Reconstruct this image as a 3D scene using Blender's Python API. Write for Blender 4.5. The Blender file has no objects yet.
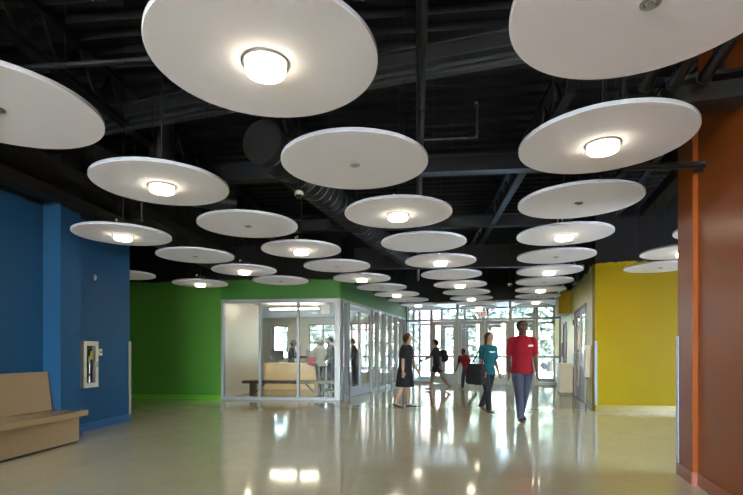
import bpy, bmesh, math, random
from mathutils import Vector, Matrix, noise
random.seed(7)
C = bpy.data.collections.new('place'); bpy.context.scene.collection.children.link(C)
PI = math.pi

# ------------------------------------------------------------------ frames
# the camera stands at the origin; the hall runs along grid A, the rooms beside it along grid B
def frame(deg):
    a = math.radians(deg); c, s = math.cos(a), math.sin(a)
    return lambda u, v, z=0.0: Vector((u*c+v*s, -u*s+v*c, z))
FA = frame(17.31); FB = frame(6.08); FW = frame(0)
ANG_A = -math.radians(17.31); ANG_B = -math.radians(6.08)

# ------------------------------------------------------------------ materials
def nmat(name):
    m = bpy.data.materials.new(name); m.use_nodes = True
    nt = m.node_tree; return m, nt, nt.nodes['Principled BSDF']
def N(nt, t, **kw):
    n = nt.nodes.new(t)
    for k, v in kw.items(): setattr(n, k, v)
    return n
def simple(name, col, rough=.5, metal=0, vary=.08, scale=8, spec=.5, bump=0, bscale=60, coat=0):
    m, nt, b = nmat(name)
    tc = N(nt, 'ShaderNodeTexCoord')
    nz = N(nt, 'ShaderNodeTexNoise'); nz.inputs['Scale'].default_value = scale; nz.inputs['Detail'].default_value = 4
    nt.links.new(tc.outputs['Object'], nz.inputs['Vector'])
    mx = N(nt, 'ShaderNodeMix', data_type='RGBA')
    mx.inputs[6].default_value = (*[c*(1-vary) for c in col], 1)
    mx.inputs[7].default_value = (*[min(1, c*(1+vary)) for c in col], 1)
    nt.links.new(nz.outputs['Fac'], mx.inputs[0]); nt.links.new(mx.outputs[2], b.inputs['Base Color'])
    b.inputs['Roughness'].default_value = rough; b.inputs['Metallic'].default_value = metal
    b.inputs['Specular IOR Level'].default_value = spec; b.inputs['Coat Weight'].default_value = coat
    if bump:
        n2 = N(nt, 'ShaderNodeTexNoise'); n2.inputs['Scale'].default_value = bscale
        nt.links.new(tc.outputs['Object'], n2.inputs['Vector'])
        bp = N(nt, 'ShaderNodeBump'); bp.inputs['Strength'].default_value = bump; bp.inputs['Distance'].default_value = .01
        nt.links.new(n2.outputs['Fac'], bp.inputs['Height']); nt.links.new(bp.outputs['Normal'], b.inputs['Normal'])
    return m
def wallpaint(name, col, line=None, rough=.42, spec=.4, wob=.05):
    """wall paint; above the height 'line' the wall carries the black overspray of the ceiling paint"""
    m, nt, b = nmat(name)
    tc = N(nt, 'ShaderNodeTexCoord')
    nz = N(nt, 'ShaderNodeTexNoise'); nz.inputs['Scale'].default_value = 1.5
    nt.links.new(tc.outputs['Object'], nz.inputs['Vector'])
    mx = N(nt, 'ShaderNodeMix', data_type='RGBA')
    mx.inputs[6].default_value = (*[c*.94 for c in col], 1); mx.inputs[7].default_value = (*[c*1.06 for c in col], 1)
    nt.links.new(nz.outputs['Fac'], mx.inputs[0]); out = mx.outputs[2]
    if line:
        sx = N(nt, 'ShaderNodeSeparateXYZ'); nt.links.new(tc.outputs['Object'], sx.inputs[0])
        n2 = N(nt, 'ShaderNodeTexNoise'); n2.inputs['Scale'].default_value = 2.2; n2.inputs['Detail'].default_value = 5
        nt.links.new(tc.outputs['Object'], n2.inputs['Vector'])
        ma = N(nt, 'ShaderNodeMath', operation='MULTIPLY_ADD'); ma.inputs[1].default_value = wob*4; nt.links.new(n2.outputs['Fac'], ma.inputs[0]); nt.links.new(sx.outputs['Z'], ma.inputs[2])
        gt = N(nt, 'ShaderNodeMapRange'); gt.inputs['From Min'].default_value = line+wob*2-.01; gt.inputs['From Max'].default_value = line+wob*2+.02
        nt.links.new(ma.outputs[0], gt.inputs['Value'])
        m2 = N(nt, 'ShaderNodeMix', data_type='RGBA'); m2.inputs[7].default_value = (.008, .008, .009, 1)
        nt.links.new(gt.outputs[0], m2.inputs[0]); nt.links.new(out, m2.inputs[6]); out = m2.outputs[2]
        mr = N(nt, 'ShaderNodeMapRange'); mr.inputs['To Min'].default_value = rough; mr.inputs['To Max'].default_value = .85; nt.links.new(gt.outputs[0], mr.inputs['Value'])
        ms_ = N(nt, 'ShaderNodeMapRange'); ms_.inputs['To Min'].default_value = spec; ms_.inputs['To Max'].default_value = .12; nt.links.new(gt.outputs[0], ms_.inputs['Value'])
    nt.links.new(out, b.inputs['Base Color'])
    b.inputs['Roughness'].default_value = rough; b.inputs['Specular IOR Level'].default_value = spec
    if line: nt.links.new(mr.outputs[0], b.inputs['Roughness']); nt.links.new(ms_.outputs[0], b.inputs['Specular IOR Level'])
    n3 = N(nt, 'ShaderNodeTexNoise'); n3.inputs['Scale'].default_value = 90
    nt.links.new(tc.outputs['Object'], n3.inputs['Vector'])
    bp = N(nt, 'ShaderNodeBump'); bp.inputs['Strength'].default_value = .08; bp.inputs['Distance'].default_value = .004
    nt.links.new(n3.outputs['Fac'], bp.inputs['Height']); nt.links.new(bp.outputs['Normal'], b.inputs['Normal'])
    return m
def emit(name, col, s):
    m, nt, b = nmat(name)
    b.inputs['Base Color'].default_value = (*col, 1)
    b.inputs['Emission Color'].default_value = (*col, 1); b.inputs['Emission Strength'].default_value = s
    return m
def glass(name, tint=(.94, .97, .97), refl=1.0):
    m = bpy.data.materials.new(name); m.use_nodes = True; nt = m.node_tree; nt.nodes.clear()
    o = N(nt, 'ShaderNodeOutputMaterial'); mx = N(nt, 'ShaderNodeMixShader')
    t = N(nt, 'ShaderNodeBsdfTransparent'); t.inputs[0].default_value = (*tint, 1)
    g = N(nt, 'ShaderNodeBsdfGlossy'); g.inputs['Roughness'].default_value = 0.005
    fr = N(nt, 'ShaderNodeFresnel'); fr.inputs[0].default_value = 1.5
    ge = N(nt, 'ShaderNodeNewGeometry'); mi_ = N(nt, 'ShaderNodeMapRange'); mi_.inputs['To Min'].default_value = 1.5; mi_.inputs['To Max'].default_value = 1/1.5
    nt.links.new(ge.outputs['Backfacing'], mi_.inputs['Value']); nt.links.new(mi_.outputs[0], fr.inputs[0])
    nt.links.new(fr.outputs[0], mx.inputs[0]); nt.links.new(t.outputs[0], mx.inputs[1]); nt.links.new(g.outputs[0], mx.inputs[2])
    nt.links.new(mx.outputs[0], o.inputs[0]); return m
def wood(name, a, b_, rough=.38, axis=2, freq=14):
    m, nt, b = nmat(name)
    tc = N(nt, 'ShaderNodeTexCoord'); mp = N(nt, 'ShaderNodeMapping')
    sc = [freq, freq, freq]; sc[axis] = freq/14; mp.inputs['Scale'].default_value = sc
    nt.links.new(tc.outputs['Object'], mp.inputs[0])
    nz = N(nt, 'ShaderNodeTexNoise'); nz.inputs['Scale'].default_value = 3; nz.inputs['Detail'].default_value = 6
    nt.links.new(mp.outputs[0], nz.inputs['Vector'])
    mx = N(nt, 'ShaderNodeMix', data_type='RGBA'); mx.inputs[6].default_value = (*a, 1); mx.inputs[7].default_value = (*b_, 1)
    nt.links.new(nz.outputs['Fac'], mx.inputs[0]); nt.links.new(mx.outputs[2], b.inputs['Base Color'])
    b.inputs['Roughness'].default_value = rough
    return m
def floor_mat():
    m, nt, b = nmat('polished_tile')
    tc = N(nt, 'ShaderNodeTexCoord')
    mp = N(nt, 'ShaderNodeMapping'); mp.inputs['Rotation'].default_value = (0, 0, math.radians(6.08)); nt.links.new(tc.outputs['Object'], mp.inputs[0])
    br = N(nt, 'ShaderNodeTexBrick'); br.offset = 0; br.inputs['Scale'].default_value = 1
    br.inputs['Brick Width'].default_value = .305; br.inputs['Row Height'].default_value = .305
    br.inputs['Mortar Size'].default_value = .0016; br.inputs['Mortar Smooth'].default_value = .3
    br.inputs['Color1'].default_value = (.60, .50, .315, 1); br.inputs['Color2'].default_value = (.56, .462, .29, 1); br.inputs['Mortar'].default_value = (.45, .39, .28, 1)
    nt.links.new(mp.outputs[0], br.inputs['Vector'])
    nz = N(nt, 'ShaderNodeTexNoise'); nz.inputs['Scale'].default_value = 26; nz.inputs['Detail'].default_value = 6; nz.inputs['Roughness'].default_value = .7
    nt.links.new(mp.outputs[0], nz.inputs['Vector'])
    mx = N(nt, 'ShaderNodeMix', data_type='RGBA', blend_type='MULTIPLY'); mx.inputs[0].default_value = .5
    cr = N(nt, 'ShaderNodeValToRGB'); cr.color_ramp.elements[0].position = .35; cr.color_ramp.elements[0].color = (.72, .7, .66, 1); cr.color_ramp.elements[1].position = .62; cr.color_ramp.elements[1].color = (1, 1, 1, 1)
    nt.links.new(nz.outputs['Fac'], cr.inputs[0]); nt.links.new(br.outputs['Color'], mx.inputs[6]); nt.links.new(cr.outputs[0], mx.inputs[7])
    nt.links.new(mx.outputs[2], b.inputs['Base Color'])
    b.inputs['Roughness'].default_value = .1; b.inputs['Specular IOR Level'].default_value = 1.0
    n2 = N(nt, 'ShaderNodeTexNoise'); n2.inputs['Scale'].default_value = 1.6; n2.inputs['Detail'].default_value = 3
    nt.links.new(mp.outputs[0], n2.inputs['Vector'])
    mr = N(nt, 'ShaderNodeMapRange'); mr.inputs['To Min'].default_value = .05; mr.inputs['To Max'].default_value = .11
    nt.links.new(n2.outputs['Fac'], mr.inputs['Value']); nt.links.new(mr.outputs[0], b.inputs['Roughness'])
    n4 = N(nt, 'ShaderNodeTexNoise'); n4.inputs['Scale'].default_value = 5; n4.inputs['Detail'].default_value = 2
    nt.links.new(mp.outputs[0], n4.inputs['Vector'])
    bp = N(nt, 'ShaderNodeBump'); bp.inputs['Strength'].default_value = .035; bp.inputs['Distance'].default_value = .01
    nt.links.new(n4.outputs['Fac'], bp.inputs['Height']); nt.links.new(bp.outputs['Normal'], b.inputs['Normal'])
    return m
def brick_mat():
    m, nt, b = nmat('red_brick')
    tc = N(nt, 'ShaderNodeTexCoord'); br = N(nt, 'ShaderNodeTexBrick'); br.inputs['Scale'].default_value = 1
    mp = N(nt, 'ShaderNodeMapping'); mp.inputs['Rotation'].default_value = (PI/2, 0, 0); nt.links.new(tc.outputs['Object'], mp.inputs[0])
    br.inputs['Brick Width'].default_value = .45; br.inputs['Row Height'].default_value = .16; br.inputs['Mortar Size'].default_value = .014
    br.inputs['Color1'].default_value = (.15, .07, .055, 1); br.inputs['Color2'].default_value = (.12, .055, .045, 1); br.inputs['Mortar'].default_value = (.17, .15, .14, 1)
    nt.links.new(mp.outputs[0], br.inputs['Vector']); nt.links.new(br.outputs['Color'], b.inputs['Base Color']); b.inputs['Roughness'].default_value = .9
    return m
def leaf_mat(name, col):
    m, nt, b = nmat(name)
    g = N(nt, 'ShaderNodeObjectInfo'); ge = N(nt, 'ShaderNodeNewGeometry')
    mx = N(nt, 'ShaderNodeMix', data_type='RGBA'); mx.inputs[6].default_value = (*[c*.7 for c in col], 1); mx.inputs[7].default_value = (*[c*1.4 for c in col], 1)
    nt.links.new(ge.outputs['Random Per Island'], mx.inputs[0]); nt.links.new(mx.outputs[2], b.inputs['Base Color'])
    b.inputs['Roughness'].default_value = .5
    return m

BLK = (.004, .004, .0045)
M = dict(
 floor=floor_mat(),
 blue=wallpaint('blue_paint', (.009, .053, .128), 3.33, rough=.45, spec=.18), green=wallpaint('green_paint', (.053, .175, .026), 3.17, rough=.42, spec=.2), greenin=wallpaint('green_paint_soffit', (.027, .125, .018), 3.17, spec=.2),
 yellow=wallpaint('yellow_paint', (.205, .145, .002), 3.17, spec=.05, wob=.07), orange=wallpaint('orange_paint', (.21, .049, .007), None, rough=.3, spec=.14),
 bluebase=simple('blue_rubber_base', (.012, .07, .19), .3), greenbase=simple('green_rubber_base', (.07, .27, .015), .3),
 yelbase=simple('olive_rubber_base', (.17, .12, .012), .35), orgbase=simple('rust_rubber_base', (.23, .055, .025), .3),
 black=simple('black_ceiling_paint', BLK, .5, vary=.25, spec=.2), deck=simple('black_deck_paint', (.0028, .0027, .0028), .75, vary=.3, spec=.15),
 duct=simple('dark_duct_paint', (.0065, .007, .008), .38, vary=.2, spec=.35), pipe=simple('dark_pipe_paint', (.006, .0065, .008), .4, vary=.15, spec=.3),
 flange=simple('beam_edge_highlight', (.022, .024, .028), .4, spec=.5), blackwall=simple('black_wall_paint', (.009, .009, .01), .6, spec=.25),  # flange paler than the beam: the light its edges catch is painted in
 disc=simple('white_acoustic_panel', (.78, .765, .79), .85, vary=.015, scale=150, spec=.15, bump=.15, bscale=400),
 rim=simple('panel_edge_daylight', (.36, .38, .45), .8, spec=.2), chrome=simple('brushed_chrome', (.42, .42, .43), .28, metal=1),  # disc edge is white; a dim blue daylight tone is painted in
 cap=simple('steel_cover', (.30, .31, .28), .4, metal=.8), brass=simple('brass_fitting', (.6, .5, .25), .3, metal=1),
 lamp=emit('warm_lamp_glass', (1.0, .88, .68), 4.6), lampcore=emit('warm_lamp_rim', (1.0, .80, .50), 22),
 strip=emit('white_strip_lamp', (1.0, .90, .74), 11.0), down=emit('downlight_lens', (1.0, .85, .62), 45),
 alu=simple('clear_anodised_aluminium', (.20, .22, .26), .4, metal=.3, vary=.03), alud=simple('storefront_aluminium', (.12, .125, .125), .42, metal=.3, vary=.04),
 bronze=simple('dark_frame', (.06, .05, .05), .4, metal=.3), glass=glass('clear_glass'), glassx=glass('entrance_glass', (.94, .965, .98)),
 offwall=wallpaint('warm_white_paint', (.62, .56, .48)), offceil=simple('office_ceiling_paint', (.7, .68, .64), .9),
 rearwall=wallpaint('pale_grey_paint', (.55, .55, .54)),
 maple=wood('maple_panel', (.30, .20, .11), (.25, .16, .085), .34), mapleh=wood('maple_seat', (.34, .225, .12), (.29, .185, .095), .25, axis=1),
 walnut=wood('walnut', (.09, .04, .025), (.06, .028, .02), .35, axis=0), deskw=wood('oak_counter', (.52, .34, .17), (.44, .28, .13), .4),
 white=simple('white_enamel', (.50, .47, .42), .4), ivory=simple('ivory_plastic', (.55, .50, .40), .45), guard=simple('corner_guard', (.20, .24, .31), .3),
 beige=simple('beige_laminate', (.50, .45, .36), .45), red=simple('red_enamel', (.45, .015, .012), .35), darkred=simple('dark_red', (.2, .02, .02), .5),
 silver=simple('silver', (.5, .52, .55), .25, metal=.8), blackp=simple('black_plastic', (.012, .012, .014), .4), tag=simple('yellow_tag', (.7, .5, .05), .5), bluetag=simple('pale_blue_tag', (.2, .36, .6), .5),
 signwhite=emit('sign_and_panel_glow', (.55, .50, .48), .16), signred=emit('sign_letters', (.35, .004, .006), .12),
 concrete=simple('pale_concrete', (.46, .46, .46), .85, scale=1), asphalt=simple('asphalt', (.16, .16, .17), .9), grass=simple('lawn', (.06, .085, .04), .9, vary=.3, scale=3),
 brick=brick_mat(), winglass=simple('dark_window_glass', (.03, .04, .06), .08, spec=.8), bark=simple('bark', (.12, .08, .055), .9, vary=.3, bump=.5, bscale=20),
 leaf1=leaf_mat('leaf_light', (.12, .145, .105)), leaf2=leaf_mat('leaf_mid', (.08, .10, .07)), leaf3=leaf_mat('hedge_leaf', (.05, .075, .04)),
 carw=simple('white_car_paint', (.7, .71, .73), .2, coat=1), carb=simple('grey_car_paint', (.2, .22, .26), .2, coat=1), tyre=simple('tyre', (.02, .02, .02), .8),
 screen=simple('monitor_glass', (.015, .02, .03), .15, spec=.7),
 skin=simple('brown_skin', (.055, .027, .018), .65, spec=.2), skin2=simple('tan_skin', (.17, .10, .07), .65, spec=.2), skin3=simple('light_skin', (.26, .16, .12), .65, spec=.2),
 hairb=simple('black_hair', (.008, .007, .007), .8, spec=.08, bump=.3, bscale=90), hairbr=simple('brown_hair', (.035, .02, .013), .8, spec=.08, bump=.3, bscale=90), hairg=simple('blond_hair', (.16, .11, .06), .8, spec=.08, bump=.3, bscale=90), hairr=simple('auburn_hair', (.04, .017, .012), .8, spec=.08, bump=.3, bscale=90),
 polo=simple('red_polo_cloth', (.13, .004, .010), .8, bump=.3, spec=.1), redc=simple('red_cloth', (.10, .006, .009), .85, bump=.3, spec=.1), jeans=simple('blue_denim', (.034, .037, .06), .9, vary=.2, scale=30, bump=.3, spec=.1),
 teal=simple('teal_cloth', (.006, .052, .07), .85, bump=.3, spec=.1), blackc=simple('black_cloth', (.012, .012, .016), .85, bump=.3, spec=.1), navy=simple('navy_cloth', (.018, .02, .035), .85, bump=.3, spec=.1),
 cream=simple('cream_shirt', (.36, .32, .26), .85, spec=.1), pink=simple('crimson_bag', (.42, .04, .09), .7), shoe=simple('dark_shoe', (.03, .018, .015), .5), eyew=simple('eye_white', (.22, .21, .2), .3), print=simple('white_print', (.6, .6, .6), .7), lip=simple('lip', (.2, .07, .06), .5),
)

# ------------------------------------------------------------------ mesh helpers
def link(name, bm, mat, parent=None, smooth=False):
    me = bpy.data.meshes.new(name)
    bmesh.ops.recalc_face_normals(bm, faces=bm.faces)
    if smooth:
        for f in bm.faces: f.smooth = True
    bm.to_mesh(me); bm.free()
    for m_ in (mat if isinstance(mat, (list, tuple)) else [mat]): me.materials.append(m_)
    if smooth: me.set_sharp_from_angle(angle=math.radians(38))
    o = bpy.data.objects.new(name, me); C.objects.link(o)
    if parent:
        o.parent = parent; o.matrix_parent_inverse = parent.matrix_basis.inverted()
    return o
def links(name, bm, mat, parent=None, smooth=False):
    """one object for each separate piece in bm"""
    bm.verts.index_update(); bm.verts.ensure_lookup_table(); seen = set(); out = []
    me = bpy.data.meshes.new('t'); groups = []
    for v in bm.verts:
        if v in seen: continue
        st = [v]; g = []; seen.add(v)
        while st:
            x = st.pop(); g.append(x)
            for e_ in x.link_edges:
                y = e_.other_vert(x)
                if y not in seen: seen.add(y); st.append(y)
        groups.append({q.index for q in g})
    for g in groups:
        b = bm.copy(); b.verts.ensure_lookup_table(); bmesh.ops.delete(b, geom=[v for v in b.verts if v.index not in g], context='VERTS')
        out.append(link(name, b, mat, parent, smooth))
    bm.free(); return out
def empty(name, loc, rz=0):
    o = bpy.data.objects.new(name, None); o.empty_display_size = .1; C.objects.link(o); o.location = loc; o.rotation_euler = (0, 0, rz)
    return o
def tag(o, label, cat, group=None, kind=None):
    o['label'] = label; o['category'] = cat
    if group: o['group'] = group
    if kind: o['kind'] = kind
    return o
def struct(name, bm, mat, label, cat, parent=None, smooth=False):
    o = link(name, bm, mat, parent, smooth); tag(o, label, cat, kind='structure'); return o
def box(bm, F, u0, u1, v0, v1, z0, z1, bev=0, mi=0):
    vs = [bm.verts.new(F(u, v, z)) for z in (z0, z1) for u, v in ((u0, v0), (u1, v0), (u1, v1), (u0, v1))]
    fs = [bm.faces.new([vs[i] for i in q]) for q in ((3, 2, 1, 0), (4, 5, 6, 7), (0, 1, 5, 4), (1, 2, 6, 5), (2, 3, 7, 6), (3, 0, 4, 7))]
    for f in fs: f.material_index = mi
    if bev:
        es = list({e for f in fs for e in f.edges})
        bmesh.ops.bevel(bm, geom=es, offset=bev, segments=2, affect='EDGES', profile=.5)
    return bm
def BX(F, *a, bev=0): return box(bmesh.new(), F, *a, bev=bev)
def wallbox(bm, F, u0, u1, v0, v1, z0, z1, holes=(), along='u'):
    """a wall slab with rectangular openings (a0,a1,z0,z1) along its run"""
    a0, a1 = (u0, u1) if along == 'u' else (v0, v1)
    cuts = sorted({a0, a1, *[h[0] for h in holes], *[h[1] for h in holes]})
    for p, q in zip(cuts, cuts[1:]):
        segs = [(z0, z1)]
        for h in holes:
            if h[0] <= p+1e-6 and h[1] >= q-1e-6:
                ns = []
                for s0, s1 in segs:
                    if h[2] > s0: ns.append((s0, min(s1, h[2])))
                    if h[3] < s1: ns.append((max(s0, h[3]), s1))
                segs = ns
        for s0, s1 in segs:
            if along == 'u': box(bm, F, p, q, v0, v1, s0, s1)
            else: box(bm, F, u0, u1, p, q, s0, s1)
    return bm
def ring_basis(d):
    d = d.normalized(); a = Vector((0, 0, 1)) if abs(d.z) < .9 else Vector((1, 0, 0))
    x = d.cross(a).normalized(); y = d.cross(x).normalized(); return x, y
def tube(bm, p0, p1, r0, r1=None, n=12, cap=True, mi=0):
    r1 = r0 if r1 is None else r1
    p0, p1 = Vector(p0), Vector(p1); x, y = ring_basis(p1-p0)
    A_ = [bm.verts.new(p0+(x*math.cos(t)+y*math.sin(t))*r0) for t in [2*PI*i/n for i in range(n)]]
    B_ = [bm.verts.new(p1+(x*math.cos(t)+y*math.sin(t))*r1) for t in [2*PI*i/n for i in range(n)]]
    for i in range(n):
        f = bm.faces.new((A_[i], A_[(i+1) % n], B_[(i+1) % n], B_[i])); f.material_index = mi
    if cap:
        bm.faces.new(A_[::-1]).material_index = mi; bm.faces.new(B_).material_index = mi
    return bm
def path(bm, pts, r, n=8):
    for a, b in zip(pts, pts[1:]): tube(bm, a, b, r, n=n)
    for p in pts[1:-1]: bmesh.ops.create_icosphere(bm, subdivisions=1, radius=r*1.03, matrix=Matrix.Translation(p))
    return bm
def lathe(bm, prof, n=24, c=(0, 0, 0), mi=0):
    """profile of (r,z) spun about z at c; r==0 closes"""
    c = Vector(c); rings = []
    for r, z in prof:
        if r < 1e-6: rings.append([bm.verts.new(c+Vector((0, 0, z)))])
        else: rings.append([bm.verts.new(c+Vector((r*math.cos(2*PI*i/n), r*math.sin(2*PI*i/n), z))) for i in range(n)])
    for a, b in zip(rings, rings[1:]):
        for i in range(n):
            j = (i+1) % n
            if len(a) == 1 and len(b) == 1: continue
            if len(a) == 1: f = bm.faces.new((a[0], b[i], b[j]))
            elif len(b) == 1: f = bm.faces.new((a[i], a[j], b[0]))
            else: f = bm.faces.new((a[i], a[j], b[j], b[i]))
            f.material_index = mi
    return bm

# ------------------------------------------------------------------ the shell
TOP = 4.75
bm = bmesh.new(); box(bm, FA, -16, 9, -8.5, 22.6, -.2, 0)
struct('floor', bm, M['floor'], 'polished beige tile floor of the hall', 'floor')
# corrugated deck, ribs running across the hall
bm = bmesh.new()
pr = []; v = -8.5
while v < 23:
    pr += [(v, TOP), (v+.10, TOP), (v+.13, TOP+.075), (v+.24, TOP+.075)]; v += .27
a = [bm.verts.new(FB(-17, y, z)) for y, z in pr]; b = [bm.verts.new(FB(13, y, z)) for y, z in pr]
for i in range(len(pr)-1): bm.faces.new((a[i], a[i+1], b[i+1], b[i]))
box(bm, FB, -17, 13, -9.5, 24, TOP+.09, TOP+.3)
struct('ceiling', bm, M['deck'], 'black painted corrugated metal deck above the hall', 'ceiling')

# blue wall with its pilaster, on the left
bm = bmesh.new(); box(bm, FB, -5.45, -5.25, -6.5, 8.29, 0, TOP)
struct('wall_left', bm, M['blue'], 'blue wall behind the bench at the left', 'wall')
bm = bmesh.new(); box(bm, FB, -5.25, -4.98, 6.24, 6.64, 0, TOP)
struct('wall_left_pilaster', bm, M['blue'], 'blue pilaster standing past the end of the bench', 'wall')
bm = bmesh.new(); box(bm, FB, -5.25, -5.235, -6.5, 6.23, 0, .12); box(bm, FB, -5.25, -5.238, 6.66, 8.30, 0, .12); box(bm, FB, -4.98, -4.968, 6.23, 6.652, 0, .12); box(bm, FB, -5.24, -4.968, 6.641, 6.653, 0, .12); box(bm, FB, -5.45, -5.24, 8.291, 8.303, 0, .12)
struct('baseboard_left', bm, M['bluebase'], 'blue rubber base along the blue wall', 'baseboard')
# green wall: left of the office, over its glazing and along the hall
bm = bmesh.new(); box(bm, FB, -14, -5.20, 12.3, 12.5, 0, TOP)
struct('wall_green', bm, M['green'], 'green wall left of the glazed office', 'wall')
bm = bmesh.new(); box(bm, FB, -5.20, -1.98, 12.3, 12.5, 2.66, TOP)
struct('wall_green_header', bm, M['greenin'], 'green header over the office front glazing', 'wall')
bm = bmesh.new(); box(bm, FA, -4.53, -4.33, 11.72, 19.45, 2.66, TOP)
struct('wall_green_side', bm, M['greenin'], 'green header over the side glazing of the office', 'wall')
bm = bmesh.new(); box(bm, FB, -14, -5.22, 12.286, 12.3, 0, .11)
struct('baseboard_green', bm, M['greenbase'], 'light green rubber base along the green wall', 'baseboard')
bm = bmesh.new(); wallbox(bm, FB, -14.2, -14, 6, 12.5, 0, TOP, holes=[], along='v'); struct('wall_far_left', bm, M['green'], 'green end wall of the side passage', 'wall')
bm = bmesh.new(); box(bm, FB, -14.2, -5.45, 7.0, 7.2, 0, TOP); struct('wall_passage', bm, M['rearwall'], 'pale wall closing the side passage behind the blue wall', 'wall')
# yellow
bm = bmesh.new(); box(bm, FB, 3.83, 12, 10.82, 11.0, 0, TOP)
struct('wall_yellow', bm, M['yellow'], 'yellow wall facing the hall beyond the orange wall', 'wall')
bm = bmesh.new(); wallbox(bm, FA, 1.64, 1.84, 11.46, 19.45, 0, TOP, holes=[(12.62, 14.92, 0, 2.45), (17.3, 18.35, 0, 2.3)], along='v')
struct('wall_yellow_side', bm, wallpaint('yellow_paint_doorlit', (.36, .30, .03), 3.17, wob=.07, rough=.3, spec=.6), 'yellow side wall leading to the entrance doors', 'wall')  # same yellow paint, paler and shinier to imitate daylight from the doors
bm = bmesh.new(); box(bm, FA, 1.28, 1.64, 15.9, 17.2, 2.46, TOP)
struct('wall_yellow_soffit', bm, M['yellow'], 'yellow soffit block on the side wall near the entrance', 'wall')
bm = bmesh.new(); box(bm, FB, 3.85, 12, 10.806, 10.82, 0, .11)
struct('baseboard_yellow', bm, M['yelbase'], 'olive rubber base along the yellow wall', 'baseboard')
bm = bmesh.new(); box(bm, FA, 1.626, 1.64, 11.46, 12.5, 0, .11); box(bm, FA, 1.626, 1.64, 15.0, 17.25, 0, .11)
struct('baseboard_yellow_side', bm, M['yelbase'], 'olive rubber base along the yellow side wall', 'baseboard')
# orange
bm = bmesh.new(); box(bm, FA, 1.60, 1.9, 5.24, 5.67, 0, 3.34)
struct('wall_orange_end', bm, M['orange'], 'end piece of the orange wall, lower than the rest', 'wall')
bm = bmesh.new(); box(bm, FA, 1.645, 1.9, -8, 5.24, 0, TOP)
struct('wall_orange', bm, M['orange'], 'orange wall at the right edge', 'wall')
bm = bmesh.new(); box(bm, FA, 1.588, 1.60, 5.228, 5.682, 0, .12); box(bm, FA, 1.60, 1.645, 5.228, 5.24, 0, .12); box(bm, FA, 1.633, 1.645, -8, 5.228, 0, .12); box(bm, FA, 1.6, 1.9, 5.67, 5.682, 0, .12)
struct('baseboard_orange', bm, M['orgbase'], 'rust coloured rubber base along the orange wall', 'baseboard')
bm = bmesh.new(); box(bm, FA, 1.9, 9, -8.2, -8, 0, TOP); wallbox(bm, FA, 9, 9.2, -8.5, 12, 0, TOP, holes=[(3, 8, .3, 3.0)], along='v')  # window opening added in this unseen wall to bring daylight onto the yellow
struct('wall_right', bm, M['rearwall'], 'far wall of the side space past the orange wall', 'wall')
# rear of the hall, behind the camera: glazed to daylight
bm = bmesh.new(); wallbox(bm, FB, -5.45, 3.2, -6.7, -6.5, 0, TOP, holes=[(-5.0, 2.4, .15, 4.2)])
struct('wall_rear', bm, M['rearwall'], 'rear wall of the hall with a wide window', 'wall')
bm = bmesh.new()
for k in range(6): box(bm, FB, -5.0+k*1.467, -4.94+k*1.467, -6.66, -6.54, .15, 4.2)
for z in (.15, 2.4, 4.14): box(bm, FB, -5.0, 2.4, -6.65, -6.55, z, z+.06)
w = struct('window_1', bm, M['alu'], 'aluminium window wall at the rear of the hall', 'window')
link('pane', BX(FB, -5.0, 2.4, -6.604, -6.596, .15, 4.2), M['glass'], w)

# ------------------------------------------------------------------ glazed office
G = 12.3
e = empty('window_2', FB(-5.2, G, 0)); tag(e, 'silver framed three pane glass front of the office', 'window', kind='structure')
bm = bmesh.new()
for a0, a1 in ((-5.20, -5.13), (-4.17, -4.11), (-3.14, -3.08), (-2.13, -2.09)): box(bm, FB, a0, a1, G, G+.12, 0.003, 2.66)
box(bm, FB, -5.13, -2.13, G, G+.12, .003, .07); box(bm, FB, -5.13, -2.13, G, G+.12, 2.57, 2.66)
link('frame', bm, M['alu'], e)
for a0, a1 in ((-5.13, -4.17), (-4.11, -3.14), (-3.08, -2.13)): link('pane', BX(FB, a0, a1, G+.055, G+.065, .07, 2.57), M['glass'], e)
bm = bmesh.new(); box(bm, FB, -2.09, -1.985, G-.01, G+.13, .003, 2.66, bev=.006)
struct('trim_1', bm, M['alu'], 'silver corner post of the glazed office', 'post')
SU = -4.33
e = empty('window_3', FA(SU, 12, 0)); tag(e, 'dark mullioned side glazing of the office along the hall', 'window', kind='structure')
bm = bmesh.new()
ms = [11.80, 12.3, 14.56, 15.25, 16.15, 17.0, 17.9, 18.75, 19.4]
for s in ms: box(bm, FA, SU-.12, SU+.005, s-.03, s+.03, .003, 2.66)
for z0, z1 in ((2.58, 2.66),): box(bm, FA, SU-.12, SU+.005, 11.80, 19.4, z0, z1)
for a0, a1 in ((11.80, 12.3), (14.56, 19.4)): box(bm, FA, SU-.12, SU+.005, a0, a1, .003, .1)
link('frame', bm, M['alu'], e)
bm = bmesh.new()
for s in ms[:-1]: box(bm, FA, SU+.006, SU+.02, s+.0, s+.05, .003, 2.62)
link('gasket', bm, M['bronze'], e)
for a0, a1 in list(zip(ms, ms[1:])):
    if (a0, a1) == (12.3, 14.56): continue
    link('pane', BX(FA, SU-.065, SU-.055, a0+.03, a1-.03, .1, 2.58), M['glass'], e)
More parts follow.
